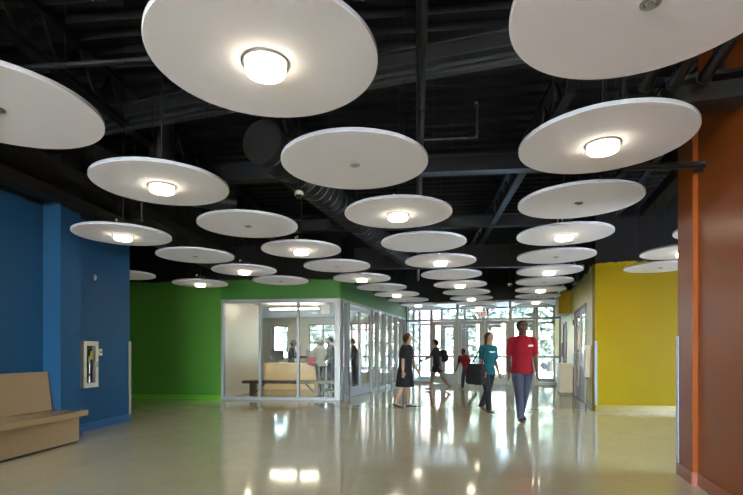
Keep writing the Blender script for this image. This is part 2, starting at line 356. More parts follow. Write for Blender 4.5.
def leaf_door(name, F, along, pos, a0, a1, H, mat, label, rail=.28, mid=1.05, stile=.09, push=True, t=.045, pane='glass', side=1):
    def bb(bm, p, q, c0, c1, z0, z1):
        return box(bm, F, c0, c1, p, q, z0, z1) if along == 'v' else box(bm, F, p, q, c0, c1, z0, z1)
    c = (a0+a1)/2; base = F(pos, c, 0) if along == 'v' else F(c, pos, 0)
    e = empty(name, base); tag(e, label, 'door', kind='structure')
    bm = bmesh.new(); c0, c1 = pos-t/2, pos+t/2
    for p, q in ((a0, a0+stile), (a1-stile, a1)): bb(bm, p, q, c0, c1, .012, H)
    bb(bm, a0+stile, a1-stile, c0, c1, .012, rail); bb(bm, a0+stile, a1-stile, c0, c1, H-.12, H)
    link('door_frame', bm, mat, e)
    link('pane', bb(bmesh.new(), a0+stile, a1-stile, pos-.004, pos+.004, rail, H-.12), M[pane], e)
    if push:
        bm = bmesh.new(); d = .05*side
        lo, hi = sorted((pos+d, pos+d*1.8)); bb(bm, a0+.05, a1-.05, lo, hi, mid-.03, mid+.03)
        for p in (a0+.05, a1-.1): lo2, hi2 = sorted((pos+side*t/2, pos+d)); bb(bm, p, p+.05, lo2, hi2, mid-.03, mid+.03)
        link('push_bar', bm, M['alud'], e)
    else:
        bm = bmesh.new(); x = a1-.05 if push is False else a0+.05
        pa, pb = (F(pos+side*.07, x, .85), F(pos+side*.07, x, 1.25)) if along == 'v' else (F(x, pos+side*.07, .85), F(x, pos+side*.07, 1.25))
        tube(bm, pa, pb, .014)
        for q in (pa, pb):
            z = q.z; t0 = F(pos+side*t/2, x, z) if along == 'v' else F(x, pos+side*t/2, z); tube(bm, t0, q, .01)
        link('pull_handle', bm, M['chrome'], e)
    return e
leaf_door('door_1', FA, 'v', SU-.06, 12.335, 13.425, 2.56, M['alu'], 'near leaf of the silver glass doors in the side of the office', push=False)
leaf_door('door_2', FA, 'v', SU-.06, 13.435, 14.525, 2.56, M['alu'], 'far leaf of the silver glass doors in the side of the office', push=None)
# office interior
bm = bmesh.new(); box(bm, FB, -5.30, -5.20, 12.5, 15.35, 0, 2.8)
struct('wall_office_left', bm, M['offwall'], 'cream wall inside the office at its left', 'wall')
bm = bmesh.new(); box(bm, FB, -8.5, -5.2, 15.35, 15.45, 0, 2.8); box(bm, FB, -8.6, -8.5, 15.45, 22, 0, 2.8)
struct('wall_office_return', bm, M['offwall'], 'cream return wall deeper inside the office', 'wall')
bm = bmesh.new(); box(bm, FB, -8.5, -1.0, 12.52, 22, 2.8, 2.9)
bmesh.ops.bisect_plane(bm, geom=bm.verts[:]+bm.edges[:]+bm.faces[:], plane_co=FA(-4.54, 0, 0), plane_no=FA(1, 0, 0)-FA(0, 0, 0), clear_outer=True)
bmesh.ops.bisect_plane(bm, geom=bm.verts[:]+bm.edges[:]+bm.faces[:], plane_co=FA(0, 19.45, 0), plane_no=FA(0, 1, 0)-FA(0, 0, 0), clear_outer=True)
bmesh.ops.holes_fill(bm, edges=[e_ for e_ in bm.edges if e_.is_boundary])
struct('ceiling_office', bm, M['offceil'], 'white ceiling of the office', 'ceiling')
# exterior wall of the office (grid A) with windows
EW = 19.5
bm = bmesh.new(); wallbox(bm, FA, -13.5, -4.53, EW, EW+.2, 0, TOP, holes=[(-10.55, -9.75, .95, 2.45), (-8.75, -4.75, .6, 2.5)])
struct('wall_office_back', bm, M['offwall'], 'cream back wall of the office with windows', 'wall')
def grid_window(name, u0, u1, z0, z1, nu, zs, mat, label):
    bm = bmesh.new()
    for i in range(nu+1):
        x = u0+(u1-u0-.06)*i/nu; box(bm, FA, x, x+.06, EW+.05, EW+.15, z0, z1)
    for z in zs: box(bm, FA, u0, u1, EW+.06, EW+.14, z, z+.05)
    w = struct(name, bm, mat, label, 'window'); link('pane', BX(FA, u0, u1, EW+.096, EW+.104, z0, z1), M['glass'], w)
grid_window('window_4', -10.55, -9.75, .95, 2.45, 1, (.95, 2.15, 2.4), M['bronze'], 'tall narrow window with a dark frame in the back of the office')
grid_window('window_5', -8.75, -4.75, .6, 2.5, 6, (.6, 1.05, 1.65, 2.2, 2.45), M['alud'], 'wide many paned window in the back of the office')

# ------------------------------------------------------------------ entrance storefront
def storefront(name, V, label, doors, u0=-4.33, u1=1.64, zt=3.3):
    e = empty(name, FA(-1.3, V, 0)); tag(e, label, 'window', kind='structure')
    bm = bmesh.new()
    dl, dr = doors[0][0], doors[-1][1]
    xs = [u0, dl-.1, *[d[1] for d in doors[:-1]], dr, u1-.07]
    for i, x in enumerate(xs):
        w_ = .1 if 0 < i < len(xs)-1 else .07
        box(bm, FA, x, x+w_, V-.07, V+.07, .003, zt)
    box(bm, FA, u0, u1, V-.065, V+.065, 2.52, 2.6); box(bm, FA, u0, u1, V-.065, V+.065, zt-.07, zt)
    for a0, a1 in ((u0, dl-.1), (dr+.1, u1)):
        box(bm, FA, a0, a1, V-.06, V+.06, .003, .11); box(bm, FA, a0, a1, V-.05, V+.05, 1.04, 1.11)
    if u1-dr > 1: box(bm, FA, u1-.55, u1-.49, V-.06, V+.06, .1, 2.52)
    link('frame', bm, M['alud'], e)
    for a0, a1 in ((u0+.07, dl-.1), (dr+.1, u1-.07)):
        link('pane', BX(FA, a0, a1, V-.004, V+.004, .11, 2.52), M['glassx'], e)
    for a0, a1 in zip(xs, xs[1:]):
        link('pane', BX(FA, a0+.1, a1, V-.004, V+.004, 2.6, zt-.07), M['glassx'], e)
    return e
# pixel-measured door bays: 433-457, 459-483, 485-509, 511-537 on V = 19.5
def uA(px, V):
    k = (px-366)/479; s, c = math.sin(math.radians(17.31)), math.cos(math.radians(17.31)); y = V/(k*s+c); return (k*c-s)*y
bays = [(uA(432.7, EW), uA(456.3, EW)-.0), (uA(456.3, EW)+.1, uA(482.3, EW)), (uA(482.3, EW)+.1, uA(508.8, EW)), (uA(508.8, EW)+.1, uA(535.5, EW))]
bays2 = [(bays[0][0], bays[1][0]-.1), (bays[1][0], bays[2][0]-.1), (bays[2][0], bays[3][0]-.1), bays[3]]
storefront('window_6', EW, 'aluminium storefront holding the four entrance doors', bays2)
names = ['leftmost', 'second from left', 'third from left', 'rightmost']
for i, (a0, a1) in enumerate(bays2):
    leaf_door('door_%d' % (i+3), FA, 'u', EW, a0+.005, a1-.005, 2.51, M['alud'], '%s of the four inner entrance doors of glass' % names[i], rail=.3, mid=1.08, side=-1, pane='glassx', stile=.11)
EV = 22.4
storefront('window_7', EV, 'outer storefront of the entrance vestibule', bays2)
for i, (a0, a1) in enumerate(bays2):
    leaf_door('door_%d' % (i+7), FA, 'u', EV, a0+.005, a1-.005, 2.51, M['alud'], '%s of the four outer vestibule doors' % names[i], rail=.3, mid=1.08, side=-1, pane='glassx', stile=.11)
bm = bmesh.new(); box(bm, FA, -4.53, 1.84, EW-.05, EW+.15, 3.3, TOP); struct('wall_entrance_header', bm, M['blackwall'], 'black wall above the entrance storefront', 'wall')
bm = bmesh.new(); box(bm, FA, -4.26, 1.64, EW+.15, EV+.1, 3.3, 3.5); struct('ceiling_vestibule', bm, M['offceil'], 'white ceiling of the entrance vestibule', 'ceiling')
# vestibule side: glazed
e = empty('window_8', FA(-4.26, EW+.2, 0)); tag(e, 'glazed left side of the entrance vestibule', 'window', kind='structure')
bm = bmesh.new()
for v in (EW+.2, 20.9, EV-.1): box(bm, FA, -4.36, -4.26, v, v+.07, .003, 3.3)
for z in (.003, 1.04, 2.52, 3.2): box(bm, FA, -4.36, -4.26, EW+.2, EV, z, z+.08)
link('frame', bm, M['alud'], e); link('pane', BX(FA, -4.315, -4.305, EW+.2, EV, .08, 3.2), M['glassx'], e)
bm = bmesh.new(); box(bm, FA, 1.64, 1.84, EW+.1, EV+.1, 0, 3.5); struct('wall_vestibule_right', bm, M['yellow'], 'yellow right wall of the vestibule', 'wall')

# doors in the yellow side wall
YU = 1.64
bm = bmesh.new()
for v in (12.62, 14.86): box(bm, FA, YU-.03, YU+.2, v, v+.06, .003, 2.45)
box(bm, FA, YU-.03, YU+.2, 12.68, 14.86, 2.39, 2.45)
struct('trim_2', bm, M['alud'], 'grey frame of the double doors in the yellow wall', 'frame')
leaf_door('door_11', FA, 'v', YU+.02, 12.69, 13.76, 2.38, M['alu'], 'near leaf of the grey double doors in the yellow wall', side=-1, push=None, rail=.9, stile=.16)
leaf_door('door_12', FA, 'v', YU+.02, 13.78, 14.85, 2.38, M['bronze'], 'far leaf of the grey double doors in the yellow wall', side=-1, push=False, rail=.3, stile=.16)
bm = bmesh.new(); box(bm, FA, YU+.25, YU+.35, 12.3, 15.3, 0, 2.8); struct('wall_behind_doors', bm, M['offwall'], 'pale wall seen behind the double doors', 'wall')
bm = bmesh.new()
for v in (17.3, 18.29): box(bm, FA, YU-.03, YU+.2, v, v+.06, .003, 2.3)
box(bm, FA, YU-.03, YU+.2, 17.36, 18.29, 2.24, 2.3)
struct('trim_3', bm, M['alud'], 'grey frame of the single door by the entrance', 'frame')
bm = bmesh.new(); box(bm, FA, YU+.02, YU+.06, 17.37, 18.28, .01, 2.23); d = struct('door_13', bm, M['bronze'], 'dark single door in the yellow wall beside the entrance', 'door')
bm = bmesh.new(); tube(bm, FA(YU+.02, 17.47, 1), FA(YU-.05, 17.47, 1), .012); tube(bm, FA(YU-.05, 17.47, 1), FA(YU-.05, 17.6, 1), .012); link('handle', bm, M['chrome'], d)

# corner guards
def guard(name, F, u0, u1, v0, v1, z, mat, label):
    bm = bmesh.new(); box(bm, F, u0, u1, v0, v1, .12, z, bev=.002); tag(link(name, bm, mat), label, 'corner guard')
guard('corner_guard', FB, -5.243, -5.225, 8.24, 8.3, 1.45, simple('grey_guard', (.2, .2, .18), .4), 'grey corner guard at the far end of the blue wall')
guard('corner_guard', FA, 1.585, 1.599, 5.63, 5.685, 1.42, M['guard'], 'pale blue corner guard on the orange wall corner')
guard('corner_guard', FB, 3.81, 3.86, 10.79, 10.803, 1.5, M['guard'], 'pale violet corner guard on the yellow wall corner')

# ------------------------------------------------------------------ ceiling discs
Z = 2.85; S = 1.6; R = .62
def disc(U, V, kind, label, group):
    p = FA(U*S, V*S, Z)
    e = empty('ceiling_disc', p); tag(e, label, 'ceiling disc', group)
    e.rotation_euler = (0, 0, ANG_A)
    def put(n, bm, m, par=None, smooth=True):
        o = link(n, bm, m, None, smooth); o.parent = par or e; return o
    if kind not in PROTO:
        bm = bmesh.new(); lathe(bm, [(0, 0), (R-.003, 0), (R, .003), (R, .027), (R-.003, .03), (0, .03)], 96)
        bm.normal_update()
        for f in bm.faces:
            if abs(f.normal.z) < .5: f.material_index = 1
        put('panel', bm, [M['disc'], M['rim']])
        for t in (.4, 2.5, 4.6): put('suspension_wire', tube(bmesh.new(), (.42*math.cos(t), .42*math.sin(t), .03), (.42*math.cos(t), .42*math.sin(t), TOP-Z), .0025, n=5), M['black'])
        if kind == 'lit':
            bm = bmesh.new(); lathe(bm, [(0, .03), (.11, .03), (.11, .17), (0, .17)], 20); h = put('lamp_housing', bm, M['black'])
            put('trim_ring', lathe(bmesh.new(), [(.112, -.0005), (.131, -.0005), (.131, -.010), (.126, -.014), (.114, -.014), (.112, -.0005)], 40), M['chrome'], h)
            put('lamp_glass', lathe(bmesh.new(), [(.111, -.001), (.112, -.050), (.104, -.060), (0, -.063)], 32), M['lamp'], h)
            put('stem', tube(bmesh.new(), (0, 0, .17), (0, 0, TOP-Z), .008, n=6), M['black'], h)
            for t in (3.6, 4.4): put('fitting', tube(bmesh.new(), (.09*math.cos(t), .09*math.sin(t), .17), (.09*math.cos(t), .09*math.sin(t), .215), .012), M['brass'], h)
        elif kind == 'cap':
            c = put('cover_ring', lathe(bmesh.new(), [(.022, -.001), (.045, -.001), (.045, -.006), (.03, -.010), (.022, -.003)], 28), M['cap'])
            put('sprinkler_head', lathe(bmesh.new(), [(0, -.001), (.012, -.001), (.012, -.014), (.02, -.018), (.02, -.021), (0, -.021)], 16), M['chrome'], c)
        PROTO[kind] = e; return e
    for ch in list(PROTO[kind].children):
        c = ch.copy(); C.objects.link(c); c.parent = e
        for g in list(ch.children):
            d = g.copy(); C.objects.link(d); d.parent = c
    return e
PROTO = {}
ORD = ['nearest', 'second', 'third', 'fourth', 'fifth', 'sixth', 'seventh', 'eighth', 'ninth', 'tenth', 'eleventh']
cols = [
 ('far left row', -4.4, [(4.999, 'cap', -4.86), (5.951, 'lit', -4.385)]),
 ('row starting by the blue wall', -3.2, [(3.301, 'lit', -3.209), (4.235, 'cap', -3.178), (5.163, 'lit', -3.171), (6.06, 'cap', -3.14)]),
 ('row starting at left edge', -2.0, [(1.43, 'cap', -2.032), (2.383, 'lit', -2.026), (3.344, 'cap', -2.018), (4.294, 'lit', -2.001), (5.235, 'cap', -1.985), (6.19, 'lit', -1.988), (7.14, 'cap', -1.974), (8.07, 'lit', -1.96), (9.0, 'cap', -1.96), (9.95, 'lit', -1.95), (10.9, 'cap', -1.95)]),
 ('middle row', -.8, [(1.475, 'lit', -.823), (2.417, 'cap', -.816), (3.387, 'lit', -.812), (4.35, 'plain', -.804), (5.298, 'lit', -.791), (6.245, 'plain', -.792), (7.2, 'lit', -.783), (8.14, 'plain', -.78), (9.05, 'lit', -.778), (9.98, 'plain', -.78), (10.9, 'lit', -.775)]),
 ('row left of the orange wall', .4, [(1.55, 'cap', .369), (2.533, 'lit', .402), (3.476, 'cap', .404), (4.42, 'lit', .398), (5.377, 'cap', .404), (6.32, 'lit', .40), (7.232, 'cap', .392), (8.15, 'lit', .385), (9.08, 'cap', .385), (10.0, 'lit', .385), (10.9, 'plain', .385)]),
 ('row hidden behind the orange wall', 1.6, [(4.60, 'cap', 1.66), (5.518, 'lit', 1.61), (6.426, 'cap', 1.635)]),
]
for cn, u, lst in cols:
    for i, (v, k, uu) in enumerate(lst):
        d_ = {'lit': 'white disc with glowing lamp', 'cap': 'unlit white disc with small centre fitting', 'plain': 'blank white disc'}[k]
        disc(uu, v, k, '%s, %s in the %s' % (d_, ORD[i], cn), 'round discs hung below the black ceiling')

# ------------------------------------------------------------------ ceiling services
def thing(name, bm, mat, label, cat, smooth=True, group=None): return tag(link(name, bm, mat, None, smooth), label, cat, group)
def ibeam(bm, F, u0, u1, v0, v1, z0, z1, axis, t=.03):
    """I shaped section: flanges and web"""
    box(bm, F, u0, u1, v0, v1, z0, z0+t); box(bm, F, u0, u1, v0, v1, z1-t, z1)
    if axis == 'u': c = (v0+v1)/2; box(bm, F, u0, u1, c-.012, c+.012, z0, z1)
    else: c = (u0+u1)/2; box(bm, F, c-.012, c+.012, v0, v1, z0, z1)
# three nested channels of the near cross duct
bm = bmesh.new()
for a0, a1, z0, z1 in ((4.97, 5.09, 4.29, 4.44), (5.03, 5.12, 4.205, 4.28), (5.0, 5.05, 4.16, 4.195)): box(bm, FA, -8.3, 1.6, a0, a1, z0, z1)
t = thing('ceiling_beam', bm, M['duct'], 'dark flanged beam crossing the ceiling above the biggest disc', 'beam', False)
for a0, a1, z0, z1 in ((4.93, 5.10, 4.435, 4.45), (4.93, 5.12, 4.275, 4.29), (4.96, 5.10, 4.193, 4.205), (4.98, 5.06, 4.15, 4.162)): link('flange', box(bmesh.new(), FA, -8.3, 1.6, a0, a1, z0, z1), M['flange'], t)
for u in (-7, -4, -1.5, .9): link('hanger', tube(bmesh.new(), FA(u, 5.05, 4.45), FA(u, 5.05, TOP), .012, n=6), M['pipe'], t)
bm = bmesh.new(); ibeam(bm, FA, 1.08, 1.645, 4.14, 4.36, 3.12, 3.33, 'u')
t = thing('ceiling_beam', bm, M['duct'], 'low dark beam meeting the orange wall above the big lit right disc', 'beam', False)
links('hanger', tube(bmesh.new(), FA(1.5, 4.25, 3.33), FA(1.5, 4.25, TOP), .01, n=6), M['pipe'], t)
for v, lab in ((7.9, 'dark beam behind the disc above the white camera'), (11.4, 'dark beam over the middle of the hall'), (15.8, 'dark beam near the office doors')):
    bm = bmesh.new(); ibeam(bm, FB, -5.2 if v < 9 else -9, 3.8 if v > 11 else 8, v, v+.2, 4.2, 4.5, 'u')
    thing('ceiling_beam', bm, M['duct'], lab, 'beam', False)
# bulkhead low over the middle, its lower edge catches light
bm = bmesh.new(); box(bm, FB, -9, 4.1, 13.4, 13.45, 3.62, 4.2); box(bm, FB, -9, 4.1, 13.35, 13.5, 3.58, 3.62)
thing('ceiling_bulkhead', bm, M['black'], 'black bulkhead crossing over the office front', 'bulkhead', False)
def joist(F, u0, u1, v0, v1, axis, z0, z1, label):
    bm = bmesh.new(); L = (v1-v0) if axis == 'v' else (u1-u0); n = int(L/.55)
    P = (lambda t, z: F(u0, v0+t, z)) if axis == 'v' else (lambda t, z: F(u0+t, v0, z))
    for z in (z0, z1):
        if axis == 'v': box(bm, F, u0-.06, u0+.06, v0, v1, z-.03, z+.03)
        else: box(bm, F, u0, u1, v0-.06, v0+.06, z-.03, z+.03)
    for i in range(n):
        a = L*i/n; b_ = L*(i+.5)/n; c_ = L*(i+1)/n
        tube(bm, P(a, z1), P(b_, z0), .018, n=6); tube(bm, P(b_, z0), P(c_, z1), .018, n=6)
    thing('roof_joist', bm, M['black'], label, 'joist', False, 'open web roof joists')
joist(FB, -3.75, 0, 2.2, 12.2, 'v', 4.2, 4.66, 'black open web joist running above the left row of discs')
joist(FB, -1.9, 0, 2.2, 12.2, 'v', 4.25, 4.66, 'black open web joist above the spiral duct')
joist(FB, 1.75, 0, 5.7, 15.5, 'v', 4.25, 4.66, 'black open web joist over the centre right of the hall')
joist(FB, 3.4, 0, 5.9, 15, 'v', 4.25, 4.66, 'black open web joist above the right row of discs')
# long straight pipe and conduits
bm = bmesh.new(); tube(bm, FB(.04, .9, 4.0), FB(.04, 18.3, 4.0), .048, n=14)
t = thing('sprinkler_main', bm, M['pipe'], 'long dark pipe running straight down the centre of the ceiling', 'pipe')
bm = bmesh.new()
for v in (2.6, 5.4, 8.6, 11.8, 15): tube(bm, FB(.04, v, 4.04), FB(.04, v, TOP), .008, n=6); tube(bm, FB(.04, v-.02, 4.0), FB(.04, v+.02, 4.0), .056, n=14); tube(bm, FB(.04, v, 4.0), FB(.12, v, 4.0), .014, n=6)
links('hanger', bm, M['pipe'], t)
bm = bmesh.new(); path(bm, [FB(.09, 6.2, 3.98), FB(.75, 6.2, 3.98), FB(.75, 6.2, 4.36)], .018); tube(bm, FB(.75, 6.2, 4.36), FB(.75, 6.2, 4.39), .03)
o = thing('sprinkler_branch', bm, M['pipe'], 'L shaped pipe branch right of the long centre pipe', 'pipe')
bm = bmesh.new(); tube(bm, FB(.75, 6.2, 4.39), FB(.75, 6.2, 4.43), .02, n=8); link('nozzle', bm, M['brass'], o)
bm = bmesh.new(); path(bm, [FB(-5.2, 4.25, 4.0), FB(-1.2, 4.25, 4.0), FB(-1.2, 4.25, 4.75)], .03); thing('conduit', bm, M['pipe'], 'thin dark conduit across the top left corner', 'conduit')
bm = bmesh.new(); path(bm, [FB(2.72, 4.66, 2.96), FB(1.9, 4.66, 2.96), FB(1.9, 4.66, 4.7)], .032, 12); lathe(bm, [(.0, 0), (.0, 0)], 3) if False else None
tube(bm, FA(1.575, 5.13, 2.96), FA(1.645, 5.11, 2.96), .055)
o = thing('wall_pipe', bm, M['pipe'], 'dark pipe entering the orange wall below the big lit right disc', 'pipe')
bm = bmesh.new(); path(bm, [FB(2.76, 4.9, 3.62), FB(2.0, 4.9, 3.62), FB(2.0, 4.9, 4.7)], .014); thing('conduit', bm, M['pipe'], 'thin conduit entering the upper orange wall', 'conduit')
# pipes in grid A at the right
for k, (u, r, v1) in enumerate(((1.32, .045, 4.11), (1.13, .045, 4.11), (.94, .04, 4.11))):
    bm = bmesh.new(); tube(bm, FA(u, 1.6, 3.26), FA(u, v1, 3.26), r, n=12); tube(bm, FA(u, v1-.03, 3.26), FA(u, v1, 3.26), r*1.2, n=12); tube(bm, FA(u, 2.8, 3.28), FA(u, 2.8, TOP), .008, n=5); tube(bm, FA(u, 3.9, 3.28), FA(u, 3.9, TOP), .008, n=5)
    thing('pipe', bm, M['pipe'], ['dark pipe closest to the orange wall up high', 'dark pipe between two others at upper right', 'dark pipe farthest from the orange wall at upper right'][k], 'pipe')
bm = bmesh.new(); box(bm, FA, 2.5, 2.75, 6.9, 11.3, 4.1, 4.14 if False else 4.3); thing('rectangular_duct', bm, M['duct'], 'dark rectangular duct above the side opening by the orange wall', 'duct', False)
bm = bmesh.new(); tube(bm, FA(2.05, 6.9, 4.16), FA(2.05, 11.2, 4.16), .035); o = thing('pipe', bm, M['pipe'], 'thin dark pipe left of the rectangular duct at right', 'pipe')
bm = bmesh.new()
for v in (7.3, 9, 10.8): tube(bm, FA(2.05, v, 4.19), FA(2.05, v, TOP), .006, n=5)
links('hanger', bm, M['pipe'], o)
# spiral duct
bm = bmesh.new()
def fp(u, v, z): return FA(u, v, z)
dx0 = (262-366)/479*5.84; p0w = Vector((dx0, 5.84, 3.82)); dirA = FA(0, 1, 0)
def spiral(bm, p, L, r, pitch=.2):
    prof = []; n = int(L/pitch)
    for i in range(n):
        z = i*pitch; prof += [(r, z), (r, z+pitch*.78), (r+.014, z+pitch*.82), (r+.014, z+pitch*.94)]
    prof = [(0, 0)]+prof+[(r, L), (0, L)]
    t = bmesh.new(); lathe(t, prof, 32)
    rot = Vector((0, 0, 1)).rotation_difference(dirA).to_matrix().to_4x4()
    t.transform(Matrix.Translation(p) @ rot); me = bpy.data.meshes.new('t'); t.to_mesh(me); t.free(); bm.from_mesh(me); bpy.data.meshes.remove(me)
spiral(bm, p0w, 5.7, .25)
t = thing('spiral_duct', bm, M['duct'], 'round dark spiral duct running down the hall left of centre', 'duct')
bm = bmesh.new(); tube(bm, p0w-dirA*.012, p0w+dirA*.03, .262, n=32); q = p0w+dirA*5.7; tube(bm, q-dirA*.03, q+dirA*.03, .275, n=32); tube(bm, q+dirA*.03, q+dirA*.2, .25, .18, n=28); links('collar', bm, M['duct'], t, True)
bm = bmesh.new(); spiral(bm, q+dirA*.2, 2.4, .175, .15); link('reduced_duct', bm, M['duct'], t, True)
bm = bmesh.new()
for d in (.6, 3, 5.2, 7.4):
    c = p0w+dirA*d
    for s in (-1, 1): tube(bm, c+FA(.22*s, 0, 0), c+FA(.22*s, 0, TOP-3.82), .006, n=5)
links('hanger', bm, M['pipe'], t)
# smaller duct with elbow, left
bm = bmesh.new(); c0 = Vector((-2.95, 6.9, 4.2)); path(bm, [c0, c0+Vector((0, 0, -.42)), c0+Vector((.30, .35, -.56)), c0+Vector((.75, .9, -.5))], .17, 20); tube(bm, c0, Vector((c0.x, c0.y, TOP)), .17, n=20)
thing('elbow_duct', bm, M['duct'], 'dark elbow duct dropping behind the lit disc at upper left', 'duct')
# tray and channel following the blue wall top
bm = bmesh.new(); box(bm, FB, -5.2, -4.95, 1.5, 12.2, 3.36, 3.44); box(bm, FB, -4.95, -4.90, 1.5, 12.2, 3.35, 3.5); box(bm, FB, -5.2, -4.7, 1.5, 12.2, 3.62, 3.68); box(bm, FB, -4.78, -4.7, 1.5, 12.2, 3.66, 3.78); box(bm, FB, -5.2, -4.3, 1.5, 12.2, 4.05, 4.1)
t = thing('cable_tray', bm, simple('brown_black_paint', (.010, .008, .007), .5, spec=.3), 'dark channel trays running along the top of the blue wall', 'cable tray', False)
bm = bmesh.new()
for v in (3.2, 5.4, 7.6, 9.8): tube(bm, FB(-4.72, v, 3.7), FB(-4.72, v, TOP), .01, n=5)
links('hanger', bm, M['pipe'], t)
bm = bmesh.new(); path(bm, [FB(-4.93, 6.62, 3.17), FB(-4.0, 6.62, 3.17), FB(-4.0, 6.62, 3.5)], .03); thing('conduit', bm, M['pipe'], 'dark horizontal pipe by the blue pilaster top', 'conduit')
def spot(name, base, d, label, mat):
    e = empty(name, base); tag(e, label, 'spotlight')
    bm = bmesh.new(); tube(bm, base, base+Vector((0, 0, .12)), .012, n=6); link('bracket', bm, mat, e)
    bm = bmesh.new(); d = Vector(d).normalized(); tube(bm, base-d*.06, base+d*.07, .04, .062, n=14); link('head', bm, mat, e, True)
spot('spotlight', FB(-4.80, 6.62, 3.05), (.5, -.3, -.6), 'small black spotlight at the top of the blue pilaster', M['black'])
# white security cameras
def seccam(p, top, label):
    e = empty('security_camera', p); tag(e, label, 'security camera')
    bm = bmesh.new(); tube(bm, p+Vector((0, 0, .03)), Vector((p.x, p.y, top)), .012, n=8); link('stem', bm, M['black'], e)
    bm = bmesh.new(); lathe(bm, [(.0, .05), (.038, .048), (.054, .028), (.056, 0), (.045, -.004)], 24, p); link('housing', bm, M['white'], e, True)
    bm = bmesh.new(); lathe(bm, [(.045, -.003), (.039, -.026), (.022, -.041), (0, -.046)], 20, p); link('dome', bm, M['blackp'], e, True)
seccam(Vector(((299-366)/479*5.9, 5.9, 1.25+(352.5-195)/479*5.9)), TOP, 'white dome camera hanging beside the spiral duct')
seccam(Vector(((510-366)/479*12.5, 12.5, 1.25+(352.5-285)/479*12.5)), TOP, 'small white camera hanging between the middle and right disc rows')
# sensor box on the yellow side
bm = bmesh.new(); c = FA(1.4, 12.6, 0); box(bm, FA, 1.15, 1.55, 12.3, 12.5, 3.22, 3.32, bev=.01); tube(bm, FA(1.35, 12.4, 3.32), FA(1.35, 12.4, TOP), .012); thing('wall_sensor', bm, simple('grey_plastic', (.2, .21, .23), .4), 'grey box hanging near the top of the yellow side wall', 'sensor', False)
bm = bmesh.new(); path(bm, [FA(1.5, 13.2, 3.3), FA(1.5, 13.2, 3.08), FA(1.5, 13.9, 3.08), FA(1.5, 13.9, 3.4), FA(1.5, 14.6, 3.2)], .05); tube(bm, FA(1.5, 13.2, 3.3), FA(1.5, 13.2, TOP), .02); thing('fixture_cluster', bm, M['black'], 'black track fittings at the top of the yellow side wall', 'track')
bm = bmesh.new(); p1 = FA(1.2, 13.6, 3.0); p2 = FA(1.22, 16.4, 3.0); tube(bm, p1, p2, .03, n=10)
for p in (p1, p2): tube(bm, p, Vector((p.x, p.y, TOP)), .006, n=5)
thing('light_tube', bm, M['white'], 'slim pale tube hanging along the yellow soffit', 'tube')

# exit sign
ec = Vector(((482.4-366)/479*17, 17.0, 1.25+(352.5-314)/479*17)); e = empty('exit_sign', ec, ANG_A); tag(e, 'white exit sign with red letters hanging before the entrance doors', 'exit sign')
bm = bmesh.new(); box(bm, FW, -.155, .155, -.02, .02, -.1, .1, bev=.006); o = link('housing', bm, M['signwhite']); o.parent = e
bm = bmesh.new(); tube(bm, (0, 0, .1), (0, 0, TOP-ec.z), .01, n=6); o = link('stem', bm, M['black']); o.parent = e
bm = bmesh.new(); H_ = .065; y0, y1 = -.026, -.0205
def stroke(p, q, w=.024):
    p, q = Vector((p[0], 0, p[1])), Vector((q[0], 0, q[1])); d = (q-p).normalized(); n_ = Vector((-d.z, 0, d.x))*w/2
    vs = [bm.verts.new(Vector((c.x, y, c.z))) for y in (y0, y1) for c in (p-n_, q-n_, q+n_, p+n_)]
    for f in ((0, 1, 2, 3), (7, 6, 5, 4), (0, 4, 5, 1), (1, 5, 6, 2), (2, 6, 7, 3), (3, 7, 4, 0)): bm.faces.new([vs[i] for i in f])
x = -.12; stroke((x, -H_), (x, H_)); [stroke((x, z), (x+.045, z)) for z in (-H_+.008, 0, H_-.008)]
x = -.052; stroke((x, -H_), (x+.05, H_)); stroke((x, H_), (x+.05, -H_))
x = .027; stroke((x, -H_), (x, H_))
x = .085; stroke((x, -H_), (x, H_)); stroke((x-.03, H_-.008), (x+.03, H_-.008))
o = link('letters', bm, M['signred']); o.parent = e

# ------------------------------------------------------------------ bench
e = empty('bench', FB(-4.9, 4.6, 0)); tag(e, 'long maple bench with a panelled base against the blue wall', 'bench')
v0, v1 = 2.6, 6.215
link('base', box(bmesh.new(), FB, -5.2, -4.673, v0, v1-.015, .03, .375), M['maple'], e)
link('toe_kick', box(bmesh.new(), FB, -5.2, -4.69, v0+.02, v1-.03, .002, .03), M['blackp'], e)
link('seat', box(bmesh.new(), FB, -5.2, -4.56, v0, v1+.02, .376, .45, bev=.004), M['mapleh'], e)
bm = bmesh.new()
pts = [(-5.215, .451), (-5.09, .451), (-5.155, .98), (-5.215, .98)]
a = [bm.verts.new(FB(u, v0, z)) for u, z in pts]; b = [bm.verts.new(FB(u, v1, z)) for u, z in pts]
bm.faces.new(a); bm.faces.new(b[::-1])
for i in range(4): bm.faces.new((a[i], b[i], b[(i+1) % 4], a[(i+1) % 4]))
link('backrest', bm, M['maple'], e)

